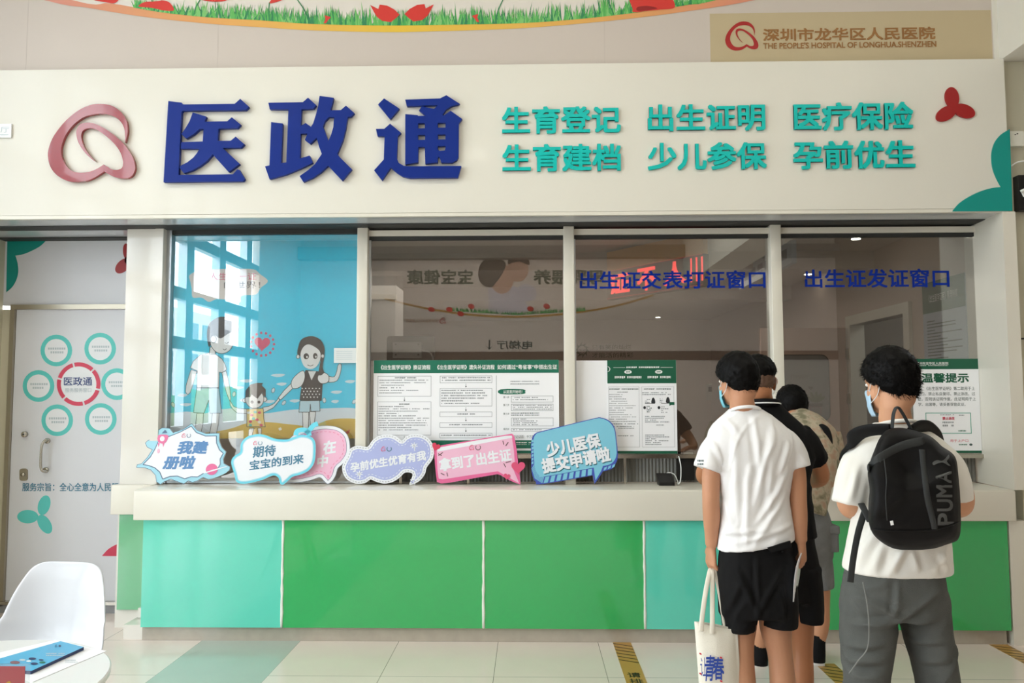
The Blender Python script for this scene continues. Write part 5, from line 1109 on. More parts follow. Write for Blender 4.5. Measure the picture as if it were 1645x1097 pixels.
arm([(1254, 714, -.01), (1271, 730, -.02), (1280, 760, -.02), (1282, 800, -.03), (1283, 830, -.03), (1285, 856, -.045), (1287, 870, -.05)], [.042, .041, .039, .036, .037, .030, .026], Y)
wl_ = P(1142.5, 876, Y=Y + .03); wr_ = P(1287, 870, Y=Y - .05)
hand(b, wl_, Vector((-.02, .05, -1)), Vector((1, .35, 0)), -1, SK, 0.62, 1.0)
hand(b, wr_, Vector((.10, .02, -1)), Vector((-.9, .5, 0)), 1, SK, 0.55, 1.0)
for q in (((1183, 940), (1188, 1010), (1191, 1050, -.02), (1194, 1110, -.04), (1194, 1165, -.03), (1194, 1196, -.03)), ((1242, 940), (1246, 1010), (1253, 1050, -.01), (1258, 1110, -.03), (1258, 1165, -.03), (1258, 1196, -.03))):
    b.tube(px3(spl(list(map(lambda t: t if len(t) > 2 else (t[0], t[1], 0), q)), False, 4), Y), [v[0] for v in spl([(.075,), (.066,), (.052,), (.053,), (.038,), (.036,)], False, 4)], SK, 18)
remeshed(b, 0.0055, SK, 3).build('body', p1)
hair(p1, M, 3, s1, nape=-0.92, side=-0.34, thick=0.015, top=0.012, slen=0.016); eyes(p1, M, s1); mask(p1, M, s1)
w = MB(); rows_(w, Y, [((884, 864), 1152, 1275, .130), ((882, 862), 1152, 1276, .132), ((848, 832), 1155, 1272, .125), (800, 1157, 1267, .115), (757, 1152, 1273, .122), (725, 1143, 1279, .128), (706, 1137, 1277, .122), (692, 1140, 1268, .112), (681, 1147, 1256, .102), (672, 1156, 1245, .090), (664, 1165, 1234, .080), (658, 1171, 1224, .072), (655, 1174, 1218, .066)], WTEE)
w.tube(px3(spl([(1160, 706, 0), (1150, 718, -.01), (1142, 734, -.015), (1135.5, 754, -.02)], False, 4), Y), [v for v in spl([(.050, .062), (.055, .066), (.057, .068), (.060, .070)], False, 4)], WTEE, 20, up=(1, 0, 0))
w.tube(px3(spl([(1257, 704, 0), (1268, 716, -.01), (1278, 732, -.015), (1284.5, 751, -.02)], False, 4), Y), [v for v in spl([(.050, .062), (.052, .066), (.048, .064), (.045, .064)], False, 4)], WTEE, 20, up=(1, 0, 0))
w = remeshed(w, 0.007, WTEE, 5, with_creases(fold_fn(4.0, 0.010), Y, [(1214, 678, 1222, 765, .013, .009), (1240, 700, 1216, 800, .013, .010), (1182, 700, 1186, 820, .014, .008), (1266, 762, 1222, 838, .013, .011), (1262, 800, 1212, 872, .013, .010), (1160, 770, 1180, 850, .012, .008), (1156, 862, 1230, 850, .011, .008), (1190, 872, 1270, 846, .011, .008), (1203, 760, 1200, 870, .012, .007), (1152, 715, 1170, 755, .011, .008), (1270, 715, 1256, 760, .011, .009), (1170, 672, 1190, 700, .012, .006), (1240, 740, 1236, 820, .012, .007)])); TEEB = BVHTree.FromPolygons(w.v, w.f); w.build('t_shirt', p1)
w = MB(); c = P(1196, 656.5, Y=Y - .02); w.tube([c + Vector((.064 * math.cos(a), .066 * math.sin(a), .022 * math.sin(-a) - .012)) for a in [2 * PI * i / 28 for i in range(29)]], 0.0075, WTEE, 8, cap=False); w.build('collar', p1)
def fsl(x, y, d=0.0): return on_cloth(TEEB, x, y, 0.002 + d, Y - 0.1)
w = MB(); rows(w, fsl, 1120, 738.5, 1130.5, 1, 3, TXTD, 3.0, 0.0, seed=71, full=True); rows(w, fsl, 1120, 744, 1130.5, 1, 3, TXTD, 3.0, 0.0, seed=72, full=True); w.build('sleeve_print', p1)
w = MB(); rows_(w, Y, [(985, 1154, 1279, .125), (940, 1152, 1279, .132), (900, 1154, 1275, .128), (870, 1158, 1268, .115), (852, 1162, 1262, .105)], BLK)
w.tube(px3(spl([(1182, 930, 0), (1184, 970, 0), (1185, 1009, 0)], False, 4), Y), [v for v in spl([(.078, .115), (.074, .112), (.068, .105)], False, 4)], BLK, 22, up=(1, 0, 0))
w.tube(px3(spl([(1248, 930, 0), (1251, 970, 0), (1252, 1003, 0)], False, 4), Y), [v for v in spl([(.080, .115), (.080, .112), (.077, .105)], False, 4)], BLK, 22, up=(1, 0, 0))
sh = remeshed(w, 0.008, BLK, 4, with_creases(fold_fn(8.0, 0.010, 8, 3), Y, [(1216, 985, 1186, 920, .012, .010), (1218, 985, 1256, 915, .012, .010), (1170, 990, 1190, 940, .012, .008), (1262, 995, 1250, 940, .012, .008), (1216, 900, 1217, 980, .009, .009)])).build('shorts', p1)
f = frameC(Y - 0.137, 1252, 873); w = MB(); w.slab([(1233, 880), (1270, 869), (1271, 879), (1238, 888)], f, BLK, -0.012, 0.001); w.slab(ell(1256, 886, 1.8, 1.8), f, mat('button_black', (10, 10, 10), 0.2), 0, 0.004); w.build('pocket_flap', sh)
SHOEW = mat('shoe_white', (214, 214, 210), 0.5); SHOEB = mat('shoe_black', (30, 30, 32), 0.55, var=0.3, vscale=90)
for x in (1194, 1258): q = P(x, 1205, Y=Y - .05); shoe(p1, Vector((q.x, q.y - .04, 0)), 0.0, SHOEW, SHOEW)
# the sheet held in the right hand
w = MB(); q0 = [(1287, 888, -.105), (1280.5, 905, -.125), (1276, 930, -.14), (1274, 967, -.145)]; q1 = [(1291, 889, -.03), (1287, 905, -.035), (1284, 930, -.045), (1277, 966, -.07)]
a_ = px3(spl(q0, False, 4), Y); b_ = px3(spl(q1, False, 4), Y); n_ = len(a_); w.add(a_ + b_, [(i, i + 1, n_ + i + 1, n_ + i) for i in range(n_ - 1)], PAPER, True)
o = w.build('paper_sheet'); prop(o, "white paper sheet hanging from the free hand of the person with the tote bag", 'paper'); o.modifiers.new('t', 'SOLIDIFY').thickness = 0.0008
# tote bag
CAN = cloth('canvas_natural', (232, 228, 214), 0.9, 0.2, 300); BAGB = mat('bag_print_blue', (36, 72, 170), 0.6); BAGR = mat('bag_print_red', (214, 40, 70), 0.6)
YB = Y - 0.07; tb = thing('tote_bag', 'white canvas tote bag with blue brush lettering hanging from a hand', 'bag', P(1153, 1060, Y=YB))
w = MB(); R_, C_ = 18, 12; vs = []; fs = []
top = [(1115.6, 998), (1125, 1002), (1137, 1003), (1150, 1004.5), (1165, 1007), (1184, 1011.5)]
for sgn in (-1, 1):
    for j in range(R_ + 1):
        t = j / R_
        for i in range(C_ + 1):
            u = i / C_; xt = 1115.6 + (1184 - 1115.6) * u; yt = 998 + 13.5 * u + (2.0 * math.sin(PI * u) if sgn < 0 else -2.0 * math.sin(PI * u)); xb = 1127 + (1193 - 1127) * u; yb_ = 1146 + 6 * u
            x = xt + (xb - xt) * t; y = yt + (yb_ - yt) * t; bul = math.sin(PI * u) ** 0.7 * (0.010 + 0.032 * math.sin(PI * min(1, t * 1.05)) ** 0.8) * (1 if t < 0.97 else 0.5)
            bul += 0.004 * noise.noise(Vector((u * 5, t * 2, sgn))) * math.sin(PI * u); vs.append(P(x, y, Y=YB + sgn * bul))
N1 = (R_ + 1) * (C_ + 1)
for q in (0, 1):
    for j in range(R_):
        for i in range(C_): a = q * N1 + j * (C_ + 1) + i; fs.append((a, a + 1, a + C_ + 2, a + C_ + 1) if q == 0 else (a, a + C_ + 1, a + C_ + 2, a + 1))
for i in range(C_): a = R_ * (C_ + 1) + i; fs.append((a, a + 1, N1 + a + 1, N1 + a))
for j in range(R_):
    for i in (0, C_): a = j * (C_ + 1) + i; fs.append((a, a + C_ + 1, N1 + a + C_ + 1, N1 + a))
w.add(vs, fs, CAN, True); o = w.build('pouch', tb); o.modifiers.new('t', 'SOLIDIFY').thickness = 0.0025
def strap(par, L, Yb, wd, m, name, thick=0.003, up=(1, 0, 0)):
    w = MB(); w.tube(px3(spl(L, False, 6), Yb), [(wd, thick)] * ((len(L) - 1) * 6 + 1), m, 10, up=up); return w.build(name, par)
strap(tb, [(1127, 1014, -.03), (1127.5, 996, -.03), (1133, 955, .0), (1139.5, 921, .08), (1142.5, 914, .10), (1144.5, 921, .08), (1144.5, 955, .02), (1144.5, 996, -.03), (1144.5, 1018, -.03)], YB, 0.010, CAN, 'handle')
strap(tb, [(1144, 1000, .03), (1145.5, 955, .05), (1146, 919, .09), (1147, 914, .10), (1149, 919, .09), (1156, 955, .05), (1164.5, 1006, .03), (1166, 1015, .03)], YB, 0.008, CAN, 'handle')
f = frameC(YB - 0.045, 1144, 1070); w = MB(); w.text('让', f, (1125, 1056, 1136, 1086), BAGB, 0); w.text('青', f, (1132, 1052, 1148, 1094), BAGB, 0.0006, bold=0.02, italic=0.08); w.text('春', f, (1145, 1055, 1163, 1092), BAGB, 0.0014, bold=0.02)
for x, y in ((1125.5, 1050), (1158.5, 1056), (1125, 1082), (1158, 1094)): w.flat(rot2(ell(x, y, 2.4, 1.3, 0, 10), (x, y), 0.6), f, BAGR, 0.001)
w.build('lettering_print', tb)

# ---------------------------------------------------------------- second person: black polo and shorts, half hidden
Y = -1.30; SK = skin('skin_tan', (172, 116, 80)); T0 = Vector((P(1240, 1000, Y=Y).x, Y, 0))
p2 = thing('person', 'person in black polo with white collar line, behind the person with the tote bag', 'person', T0, 'people queuing at the counter')
M = headmat(P(1218, 614, Y=Y), -0.12, 0.03); s1 = 0.98; b = MB(); head(b, M, SK, s1)
b.tube(px3([(1219, 628, -.02), (1222, 645, -.02), (1226, 670, .0)], Y), [(0.056, 0.056), (0.060, 0.058), (0.062, 0.05)], SK, 18, up=(1, 0, 0))
rows_(b, Y, [(930, 1190, 1296, .10), (880, 1180, 1292, .11), (800, 1175, 1285, .10), (730, 1168, 1290, .11), (700, 1176, 1276, .08), (680, 1204, 1250, .055)], SK)
arm([(1284, 712, 0), (1304, 732, .02), (1316, 752, .05), (1318, 768, .10), (1303, 773, .22), (1285, 772, .33)], [.042, .042, .042, .040, .034, .027], Y)
arm([(1168, 712, 0), (1148, 732, .02), (1134, 752, .05), (1131, 766, .10), (1143, 772, .22), (1170, 772, .33)], [.042, .042, .042, .038, .034, .027], Y)
hand(b, P(1285, 772, Y=Y + .33), Vector((-.8, .5, .05)), Vector((0, .3, -1)), 1, SK, 0.4); hand(b, P(1170, 772, Y=Y + .33), Vector((.8, .5, .05)), Vector((0, .3, -1)), -1, SK, 0.4)
for q in (((1204, 900, 0), (1196, 990, 0), (1192, 1045, .0), (1191, 1090, -.03), (1190, 1130, -.02), (1190, 1140, -.02)), ((1280, 900, 0), (1286, 990, 0), (1288, 1045, .0), (1289, 1090, -.03), (1289, 1130, -.02), (1289, 1140, -.02))):
    b.tube(px3(spl(list(q), False, 4), Y), [v[0] for v in spl([(.075,), (.064,), (.051,), (.052,), (.040,), (.037,)], False, 4)], SK, 18)
remeshed(b, 0.0055, SK, 3).build('body', p2)
hair(p2, M, 9, s1, nape=-0.80, side=-0.30, thick=0.004, top=0.0, n_str=0, m=STUB, name='clipped_hair'); hair(p2, M, 10, s1, nape=0.10, side=0.18, front=0.40, thick=0.014, top=0.014, n_str=1800, slen=0.016); eyes(p2, M, s1); mask(p2, M, s1, MASKW)
w = MB(); rows_(w, Y, [(862, 1172, 1311, .135), (860, 1172, 1312, .137), (820, 1168, 1306, .13), (770, 1162, 1300, .125), (735, 1152, 1308, .13), (712, 1147, 1306, .125), (696, 1150, 1299, .115), (682, 1158, 1289, .105), (668, 1172, 1274, .092), (657, 1187, 1261, .082), (649, 1195, 1254, .076)], BLK2)
w.tube(px3(spl([(1284, 700, 0), (1300, 716, .02), (1313, 740, .05)], False, 4), Y), [v for v in spl([(.068, .075), (.064, .072), (.060, .072)], False, 4)], BLK2, 20, up=(1, 0, 0))
w.tube(px3(spl([(1168, 700, 0), (1152, 716, .02), (1140, 740, .05)], False, 4), Y), [v for v in spl([(.068, .075), (.064, .072), (.060, .072)], False, 4)], BLK2, 20, up=(1, 0, 0))
remeshed(w, 0.008, BLK2, 5, fold_fn(14.0, 0.010)).build('polo_shirt', p2)
w = MB(); c = P(1224, 648, Y=Y - .02); rr = [2 * PI * i / 32 for i in range(33)]
w.tube([c + Vector((.080 * math.cos(a), .074 * math.sin(a), .008 * math.sin(-a))) for a in rr], [(0.007, 0.017)] * 33, BLK2, 10, cap=False, up=None); co = w.build('collar', p2)
w = MB(); w.tube([c + Vector((.087 * math.cos(a), .081 * math.sin(a), .008 * math.sin(-a) - .004)) for a in rr], 0.0035, TWHITE, 6, cap=False); w.build('white_piping', co)
w = MB(); rows_(w, Y, [(960, 1176, 1318, .135), (900, 1176, 1313, .135), (860, 1182, 1305, .12), (845, 1186, 1300, .11)], BLK)
for xs in ((1204, 1198, 1194), (1290, 1296, 1298)): w.tube(px3(spl([(xs[0], 910, 0), (xs[1], 960, 0), (xs[2], 996, 0)], False, 4), Y), [v for v in spl([(.075, .12), (.070, .115), (.064, .11)], False, 4)], BLK, 22, up=(1, 0, 0))
remeshed(w, 0.008, BLK, 4, fold_fn(18.0, 0.009, 8, 3)).build('shorts', p2)
for x in (1190, 1289): q = P(x, 1148, Y=Y - .05); shoe(p2, Vector((q.x, q.y - .03, 0)), 0.0, SHOEB, SHOEW)

# ---------------------------------------------------------------- third person: leaning on the counter in a mottled tee
Y = -0.62; SK = skin('skin_light', (192, 140, 106)); T0 = Vector((P(1270, 940, Y=Y).x, Y, 0))
p3 = thing('person', 'person in mottled beige tee and grey denim shorts bending over the counter ledge', 'person', T0, 'people queuing at the counter')
def camo():
    m = bpy.data.materials.new('mottled_tee'); m.use_nodes = True; nt = m.node_tree; n = nt.nodes; L = nt.links.new; bs = n['Principled BSDF']; bs.inputs['Roughness'].default_value = 0.85
    tc = n.new('ShaderNodeTexCoord'); nz = n.new('ShaderNodeTexNoise'); nz.inputs['Scale'].default_value = 17; nz.inputs['Detail'].default_value = 3; L(tc.outputs['Object'], nz.inputs['Vector'])
    cr = n.new('ShaderNodeValToRGB'); e = cr.color_ramp.elements; e[0].position = 0.36; e[0].color = rgb((120, 116, 92)); e[1].position = 0.64; e[1].color = rgb((170, 142, 120)); q = e.new(0.5); q.color = rgb((176, 164, 142)); L(nz.outputs['Fac'], cr.inputs[0]); L(cr.outputs[0], bs.inputs['Base Color']); return m
CAMO = camo()
M = headmat(P(1269.5, 651, Y=Y + 0.40), 0.05, -0.75); s1 = 1.0; b = MB(); head(b, M, SK, s1)
hipz = P(1270, 850, Y=Y)
sp_ = [P(1268, 930, Y=Y), P(1269, 860, Y=Y - .03), P(1280, 800, Y=Y + .02), P(1292, 735, Y=Y + .12), P(1288, 690, Y=Y + .24), P(1278, 668, Y=Y + .33), P(1272, 655, Y=Y + .38)]
b.tube(sp_, [(.14, .11), (.15, .12), (.13, .10), (.15, .105), (.155, .09), (.07, .065), (.05, .05)], SK, 20, up=(1, 0, 0))
arm([(1332, 700, .22), (1338, 735, .22), (1342, 765, .28), (1336, 774, .38), (1322, 773, .46)], [.05, .045, .038, .033, .026], Y)
arm([(1244, 700, .24), (1236, 735, .24), (1232, 765, .30), (1238, 774, .38), (1252, 773, .46)], [.05, .045, .038, .033, .026], Y)
hand(b, P(1322, 773, Y=Y + .46), Vector((-.8, .5, .05)), Vector((0, .1, -1)), 1, SK, 0.25); hand(b, P(1252, 773, Y=Y + .46), Vector((.8, .5, .05)), Vector((0, .1, -1)), -1, SK, 0.25)
for q in (((1238, 880, 0), (1228, 950, 0), (1223, 985, -.01), (1222, 1015, -.04), (1221, 1045, -.03), (1221, 1058, -.03)), ((1302, 880, 0), (1314, 940, 0), (1317, 975, -.01), (1317, 1005, -.04), (1313.5, 1035, -.03), (1313, 1055, -.03))):
    b.tube(px3(spl(list(q), False, 4), Y), [v[0] for v in spl([(.08,), (.064,), (.053,), (.05,), (.036,), (.035,)], False, 4)], SK, 18)
remeshed(b, 0.0055, SK, 3).build('body', p3)
hair(p3, M, 21, s1, nape=-0.86, side=-0.25, thick=0.019, top=0.010, n_str=2000, slen=0.018); eyes(p3, M, s1); mask(p3, M, s1)
w = MB(); w.tube([P(1275, 822, Y=Y - .03), P(1278, 800, Y=Y - .01), P(1288, 765, Y=Y + .04), P(1298, 725, Y=Y + .11), P(1296, 695, Y=Y + .20), P(1288, 678, Y=Y + .27), P(1281, 668, Y=Y + .31)], [(.178, .145), (.175, .14), (.17, .13), (.175, .125), (.17, .11), (.125, .085), (.075, .065)], CAMO, 26, up=(1, 0, 0))
w.tube(px3(spl([(1330, 697, .22), (1337, 722, .22), (1340, 752, .25)], False, 4), Y), [v for v in spl([(.075, .078), (.070, .075), (.064, .072)], False, 4)], CAMO, 18, up=(1, 0, 0))
w.tube(px3(spl([(1250, 697, .24), (1240, 722, .23), (1235, 752, .26)], False, 4), Y), [v for v in spl([(.075, .078), (.070, .075), (.064, .072)], False, 4)], CAMO, 18, up=(1, 0, 0))
remeshed(w, 0.008, CAMO, 4, fold_fn(31.0, 0.010)).build('t_shirt', p3)
w = MB(); w.tube(px3(spl([(1300, 676, .20), (1322, 684, .09), (1331, 700, .06), (1331, 722, .02), (1322, 745, -.03), (1300, 772, -.09), (1270, 796, -.15)], False, 5), Y), [(0.020, 0.004)] * 31, BLK, 10, up=(1, 0, 0)); w.build('bag_strap', p3)
w = MB(); rows_(w, Y, [(905, 1220, 1334, .14), (870, 1222, 1336, .15), (840, 1226, 1334, .145), (815, 1232, 1326, .13)], DEN2)
for xs in ((1243, 1234, 1230), (1306, 1314, 1318)): w.tube(px3(spl([(xs[0], 880, 0), (xs[1], 915, 0), (xs[2], 943, 0)], False, 4), Y), [v for v in spl([(.088, .12), (.080, .11), (.072, .10)], False, 4)], DEN2, 22, up=(1, 0, 0))
so_ = remeshed(w, 0.008, DEN2, 4, fold_fn(37.0, 0.009, 8, 3)).build('denim_shorts', p3)
w = MB(); c = P(1334, 862, Y=Y); w.box((c.x - .045, c.y - .10, c.z - .07), (c.x + .012, c.y + .07, c.z + .07), DEN2, 0.012); w.box((c.x - .045, c.y - .105, c.z + .03), (c.x + .016, c.y + .075, c.z + .075), DEN2, 0.008); w.build('cargo_pocket', so_)
for x, y in ((1221, 1045), (1313, 1040)):
    w = MB(); w.tube(px3([(x + .5, y - 22, -.035), (x, y - 8, -.032), (x, y + 10, -.03), (x, y + 22, -.03)], Y), [0.045, 0.042, 0.043, 0.042], BLK, 18); w.build('sock', p3)
for x, a in ((1221, 0.12), (1314, -0.12)): q = P(x, 1068, Z=0); shoe(p3, Vector((q.x, q.y - .02, 0)), a, SHOEB, SHOEW)

# ---------------------------------------------------------------- fourth person: white tee, grey jeans, backpack
Y = -2.26; SK = skin('skin_fair', (204, 152, 118)); T0 = Vector((P(1440, 1000, Y=Y).x, Y, 0))
p4 = thing('person', 'person in loose white tee and grey jeans seen from behind, wearing the black backpack', 'person', T0, 'people queuing at the counter')
M = headmat(P(1430, 617, Y=Y + 0.01), 0.36, 0.08); s1 = 0.97; b = MB(); head(b, M, SK, s1)
b.tube(px3([(1434, 628, -.02), (1437, 652, -.03), (1438, 672, -.02), (1443, 705, .0)], Y), [(0.049, 0.054), (0.051, 0.055), (0.056, 0.056), (0.062, 0.05)], SK, 18, up=(1, 0, 0))
rows_(b, Y, [(960, 1384, 1500, .09), (930, 1376, 1508, .115), (860, 1382, 1502, .10), (790, 1384, 1504, .10), (740, 1392, 1496, .085), (712, 1410, 1476, .06)], SK)
arm([(1394, 745, 0), (1376, 762, 0), (1364, 785, .0), (1365, 812, .03), (1378, 818, .16), (1402, 812, .27)], [.044, .044, .044, .042, .036, .028], Y)
arm([(1500, 745, 0), (1522, 762, 0), (1541, 785, .0), (1544, 810, .03), (1530, 816, .16), (1502, 812, .27)], [.044, .044, .044, .042, .036, .028], Y)
hand(b, P(1402, 812, Y=Y + .27), Vector((.85, .5, .1)), Vector((0, .3, -1)), -1, SK, 0.45); hand(b, P(1502, 812, Y=Y + .27), Vector((-.85, .5, .1)), Vector((0, .3, -1)), 1, SK, 0.45)
for q in (((1402, 960, 0), (1398, 1060, 0), (1396, 1130, 0), (1394, 1200, -.03), (1392, 1260, -.02), (1391, 1285, -.02)), ((1478, 960, 0), (1496, 1060, 0), (1507, 1130, 0), (1512, 1200, -.03), (1514, 1260, -.02), (1514, 1285, -.02))):
    b.tube(px3(spl(list(q), False, 4), Y), [v[0] for v in spl([(.060,), (.052,), (.045,), (.045,), (.038,), (.036,)], False, 4)], SK, 16)
remeshed(b, 0.006, SK, 3).build('body', p4)
hair(p4, M, 33, s1, nape=-0.90, side=-0.30, thick=0.016, top=0.018, n_str=3600, slen=0.022); eyes(p4, M, s1); mask(p4, M, s1, mat('mask_pale_blue', (172, 204, 226), 0.6))
w = MB(); rows_(w, Y, [(917, 1358, 1524, .145), (915, 1358, 1525, .147), (870, 1366, 1522, .14), (820, 1374, 1520, .13), (775, 1372, 1522, .132), (750, 1364, 1530, .135), (732, 1362, 1530, .128), (718, 1366, 1522, .118), (706, 1374, 1510, .108), (696, 1386, 1496, .096), (688, 1397, 1484, .086), (682, 1404, 1475, .078), (679, 1408, 1470, .072)], WTEE2)
w.tube(px3(spl([(1392, 730, 0), (1378, 750, -.005), (1369, 778, -.01), (1364, 809, -.01)], False, 4), Y), [v for v in spl([(.055, .075), (.060, .078), (.058, .078), (.054, .076)], False, 4)], WTEE2, 20, up=(1, 0, 0))
w.tube(px3(spl([(1502, 730, 0), (1520, 750, -.005), (1532, 776, -.01), (1539, 803, -.01)], False, 4), Y), [v for v in spl([(.055, .075), (.060, .078), (.054, .078), (.046, .076)], False, 4)], WTEE2, 20, up=(1, 0, 0))
remeshed(w, 0.0075, WTEE2, 5, with_creases(fold_fn(44.0, 0.010, 8, 2.4), Y, [(1368, 905, 1398, 832, .014, .012), (1385, 912, 1408, 862, .013, .010), (1404, 915, 1418, 880, .013, .009), (1432, 915, 1446, 885, .012, .010), (1470, 914, 1462, 886, .012, .008), (1500, 915, 1522, 880, .013, .009), (1352, 800, 1376, 735, .014, .010), (1372, 805, 1384, 750, .012, .008), (1512, 890, 1520, 916, .012, .009)])).build('t_shirt', p4)
w = MB(); c = P(1439, 680, Y=Y - .02); w.tube([c + Vector((.071 * math.cos(a), .072 * math.sin(a), .022 * math.sin(-a) - .010)) for a in rr], 0.0075, WTEE2, 8, cap=False); w.build('collar', p4)
w = MB(); rows_(w, Y, [(985, 1355, 1517, .135), (950, 1356, 1516, .147), (920, 1362, 1512, .14), (900, 1366, 1508, .13)], DEN)
w.tube(px3(spl([(1398, 950, 0), (1396, 1015, 0), (1391, 1097, 0), (1388, 1180, 0), (1386, 1268, 0)], False, 4), Y), [v for v in spl([(.098, .125), (.094, .115), (.073, .10), (.070, .092), (.066, .085)], False, 4)], DEN, 24, up=(1, 0, 0))
w.tube(px3(spl([(1478, 950, 0), (1488, 1015, 0), (1506, 1097, 0), (1512, 1180, 0), (1515, 1268, 0)], False, 4), Y), [v for v in spl([(.088, .125), (.082, .115), (.069, .10), (.068, .092), (.066, .085)], False, 4)], DEN, 24, up=(1, 0, 0))
jn = remeshed(w, 0.008, DEN, 4, with_creases(fold_fn(52.0, 0.013, 7, 4.5), Y, [(1440, 992, 1382, 958, .012, .012), (1448, 990, 1502, 948, .012, .012), (1438, 1002, 1372, 1010, .013, .012), (1456, 1004, 1508, 990, .012, .010), (1362, 1052, 1420, 1036, .012, .012), (1366, 1074, 1424, 1062, .012, .011), (1420, 1090, 1372, 1096, .012, .010), (1466, 1042, 1518, 1030, .012, .010), (1476, 1074, 1528, 1060, .012, .010), (1372, 940, 1392, 1000, .012, .008), (1440, 940, 1436, 985, .010, .008)])).build('jeans', p4)
w = MB(); w.tube(px3(spl([(1386, 935, -.135), (1393, 970, -.14), (1396, 1010, -.13), (1393, 1042, -.115), (1378, 1062, -.10), (1364, 1082, -.08)], False, 6), Y), 0.0022, mat('denim_seam', (120, 122, 118), 0.8), 6); w.build('seam', jn)
for x in (1391, 1514): q = P(x, 1300, Y=Y - .05); shoe(p4, Vector((q.x, q.y - .03, 0)), 0.0, SHOEW, SHOEW)
# backpack
NY = cloth('nylon_black', (13, 13, 14), 0.6, 0.1, 500); WEB = cloth('webbing_grey', (52, 54, 54), 0.7); EMB = mat('backpack_print_grey', (74, 76, 75), 0.6)
YK = Y - 0.165; bp = thing('backpack', 'black backpack with grey vertical lettering worn over a loose white tee', 'backpack', P(1470, 880, Y=YK))
ol = spl([(1429, 689), (1451, 688), (1473, 693), (1495, 701), (1512, 717), (1534, 734), (1539, 767), (1541.5, 802), (1542.5, 838), (1540, 864), (1524, 873), (1497, 881), (1462, 883), (1437, 881), (1416, 870), (1401, 854), (1396, 828), (1398, 786), (1394, 765), (1396, 750), (1408, 715), (1418, 697)], True, 4)
cx_, cy_ = 1469, 790; lay = [(1.0, 0.02, 1.0), (1.012, -0.03, 1.01), (1.0, -0.085, 0.995), (0.955, -0.125, 0.955), (0.86, -0.150, 0.87), (0.6, -0.163, 0.62), (0.25, -0.167, 0.28)]
vs = []; fs = []; n_ = len(ol)
for sx_, dd, sy_ in lay:
    for (x, y) in ol:
        tp_ = max(0, (760 - y) / 75.0); bulge = dd * (1 - 0.30 * min(1, tp_)) + (0.012 if dd < -0.1 and y > 840 else 0)
        vs.append(P(cx_ + (x - cx_) * sx_, cy_ + (y - cy_) * sy_, Y=YK + bulge))
for i in range(len(lay) - 1):
    for k in range(n_): k2 = (k + 1) % n_; fs.append((i * n_ + k, i * n_ + k2, (i + 1) * n_ + k2, (i + 1) * n_ + k))
fs.append(tuple(range(n_ - 1, -1, -1))); fs.append(tuple((len(lay) - 1) * n_ + k for k in range(n_)))
w = MB(); w.add(vs, fs, NY, True); w = remeshed(w, 0.009, NY, 3, fold_fn(61.0, 0.006, 7, 5)); BVH = BVHTree.FromPolygons(w.v, w.f); w.build('main_bag', bp)
def band(L, wd, m, name, th=0.004, lift=0.0):
    w = MB(); q = spl(L, False, 6); w.tube([on_cloth(BVH, x, y, lift + th * 0.4, YK - 0.12) for x, y in q], [(wd, th)] * len(q), m, 10, up=(0, 0.1, 1)); return w.build(name, bp)
band([(1395, 752), (1405, 742), (1424, 729), (1450, 716), (1484, 708)], 0.014, WEB, 'zip_band'); band([(1420, 735), (1424, 770), (1423, 800), (1425, 836)], 0.002, WEB, 'seam', 0.002)
w = MB(); q = spl([(1481, 722), (1485, 760), (1490, 800), (1498, 832), (1502, 850)], False, 6); w.tube([on_cloth(BVH, x, y, 0.001, YK - 0.15) for x, y in q], [(0.010, 0.004)] * len(q), WEB, 10, up=(1, 0, 0)); w.build('side_band', bp)
band([(1400, 850), (1440, 853), (1500, 851), (1541, 838)], 0.003, NY, 'base_seam', 0.004)
def fpk(x, y, d=0.0): return on_cloth(BVH, x, y, 0.0025 + d, YK - 0.13)
w = MB(); 
for i, ch in enumerate('PUMA'):
    yc = 834 - i * 22.5; xc = 1517.5 + (1.5 - i) * 1.2
    vs2, fs2 = glyphs(ch, 0.03, 3); a, b2, c2, d2_ = bbox2(vs2); pts = []
    for x, y in vs2: u = (x - (a + c2) / 2) / (c2 - a) * 19.5; v = (y - (b2 + d2_) / 2) / (d2_ - b2) * 26; pts.append((xc - v * 1.0, yc - u))
    st = len(pts) // 5; w.add([fpk(p[0], p[1], 0.0002 * (i_ // st)) for i_, p in enumerate(pts)], fs2, EMB)
w.build('brand_lettering', bp)
w = MB(); w.flat(spl([(1498, 743), (1505, 739), (1513, 740), (1519, 736), (1524, 730), (1525, 735), (1521, 741), (1527, 748), (1524, 748), (1515, 743), (1507, 744), (1500, 747)], True, 3), fpk, EMB, 0.001); w.build('leaping_emblem', bp)
w = MB(); w.slab([(1429.5, 837), (1434.5, 836), (1436, 843), (1431, 844)], fpk, TWHITE, 0, 0.002); w.build('tag', bp)
w = MB(); q = spl([(1433, 688, -.02), (1435.5, 664, -.03), (1441.5, 654, -.035), (1450, 664, -.03), (1464, 690, -.02)], False, 6); w.tube(px3(q, YK), [(0.011, 0.0035)] * len(q), WEB, 10, up=(0, 1, 0)); w.build('carry_handle', bp)
w = MB(); q = spl([(1432, 690, .0), (1405, 690, .04), (1380, 696, .09), (1365, 712, .15), (1358, 736, .22)], False, 6); w.tube(px3(q, YK), [(0.026, 0.009)] * len(q), NY, 12, up=(0, 0.75, -0.7)); w.build('shoulder_strap', bp)
w = MB(); q = spl([(1460, 692, .0), (1474, 684, .03), (1488, 686, .08), (1502, 700, .16), (1508, 720, .24)], False, 6); w.tube(px3(q, YK), [(0.026, 0.009)] * len(q), NY, 12, up=(0, 0.75, -0.7)); w.build('shoulder_strap', bp)
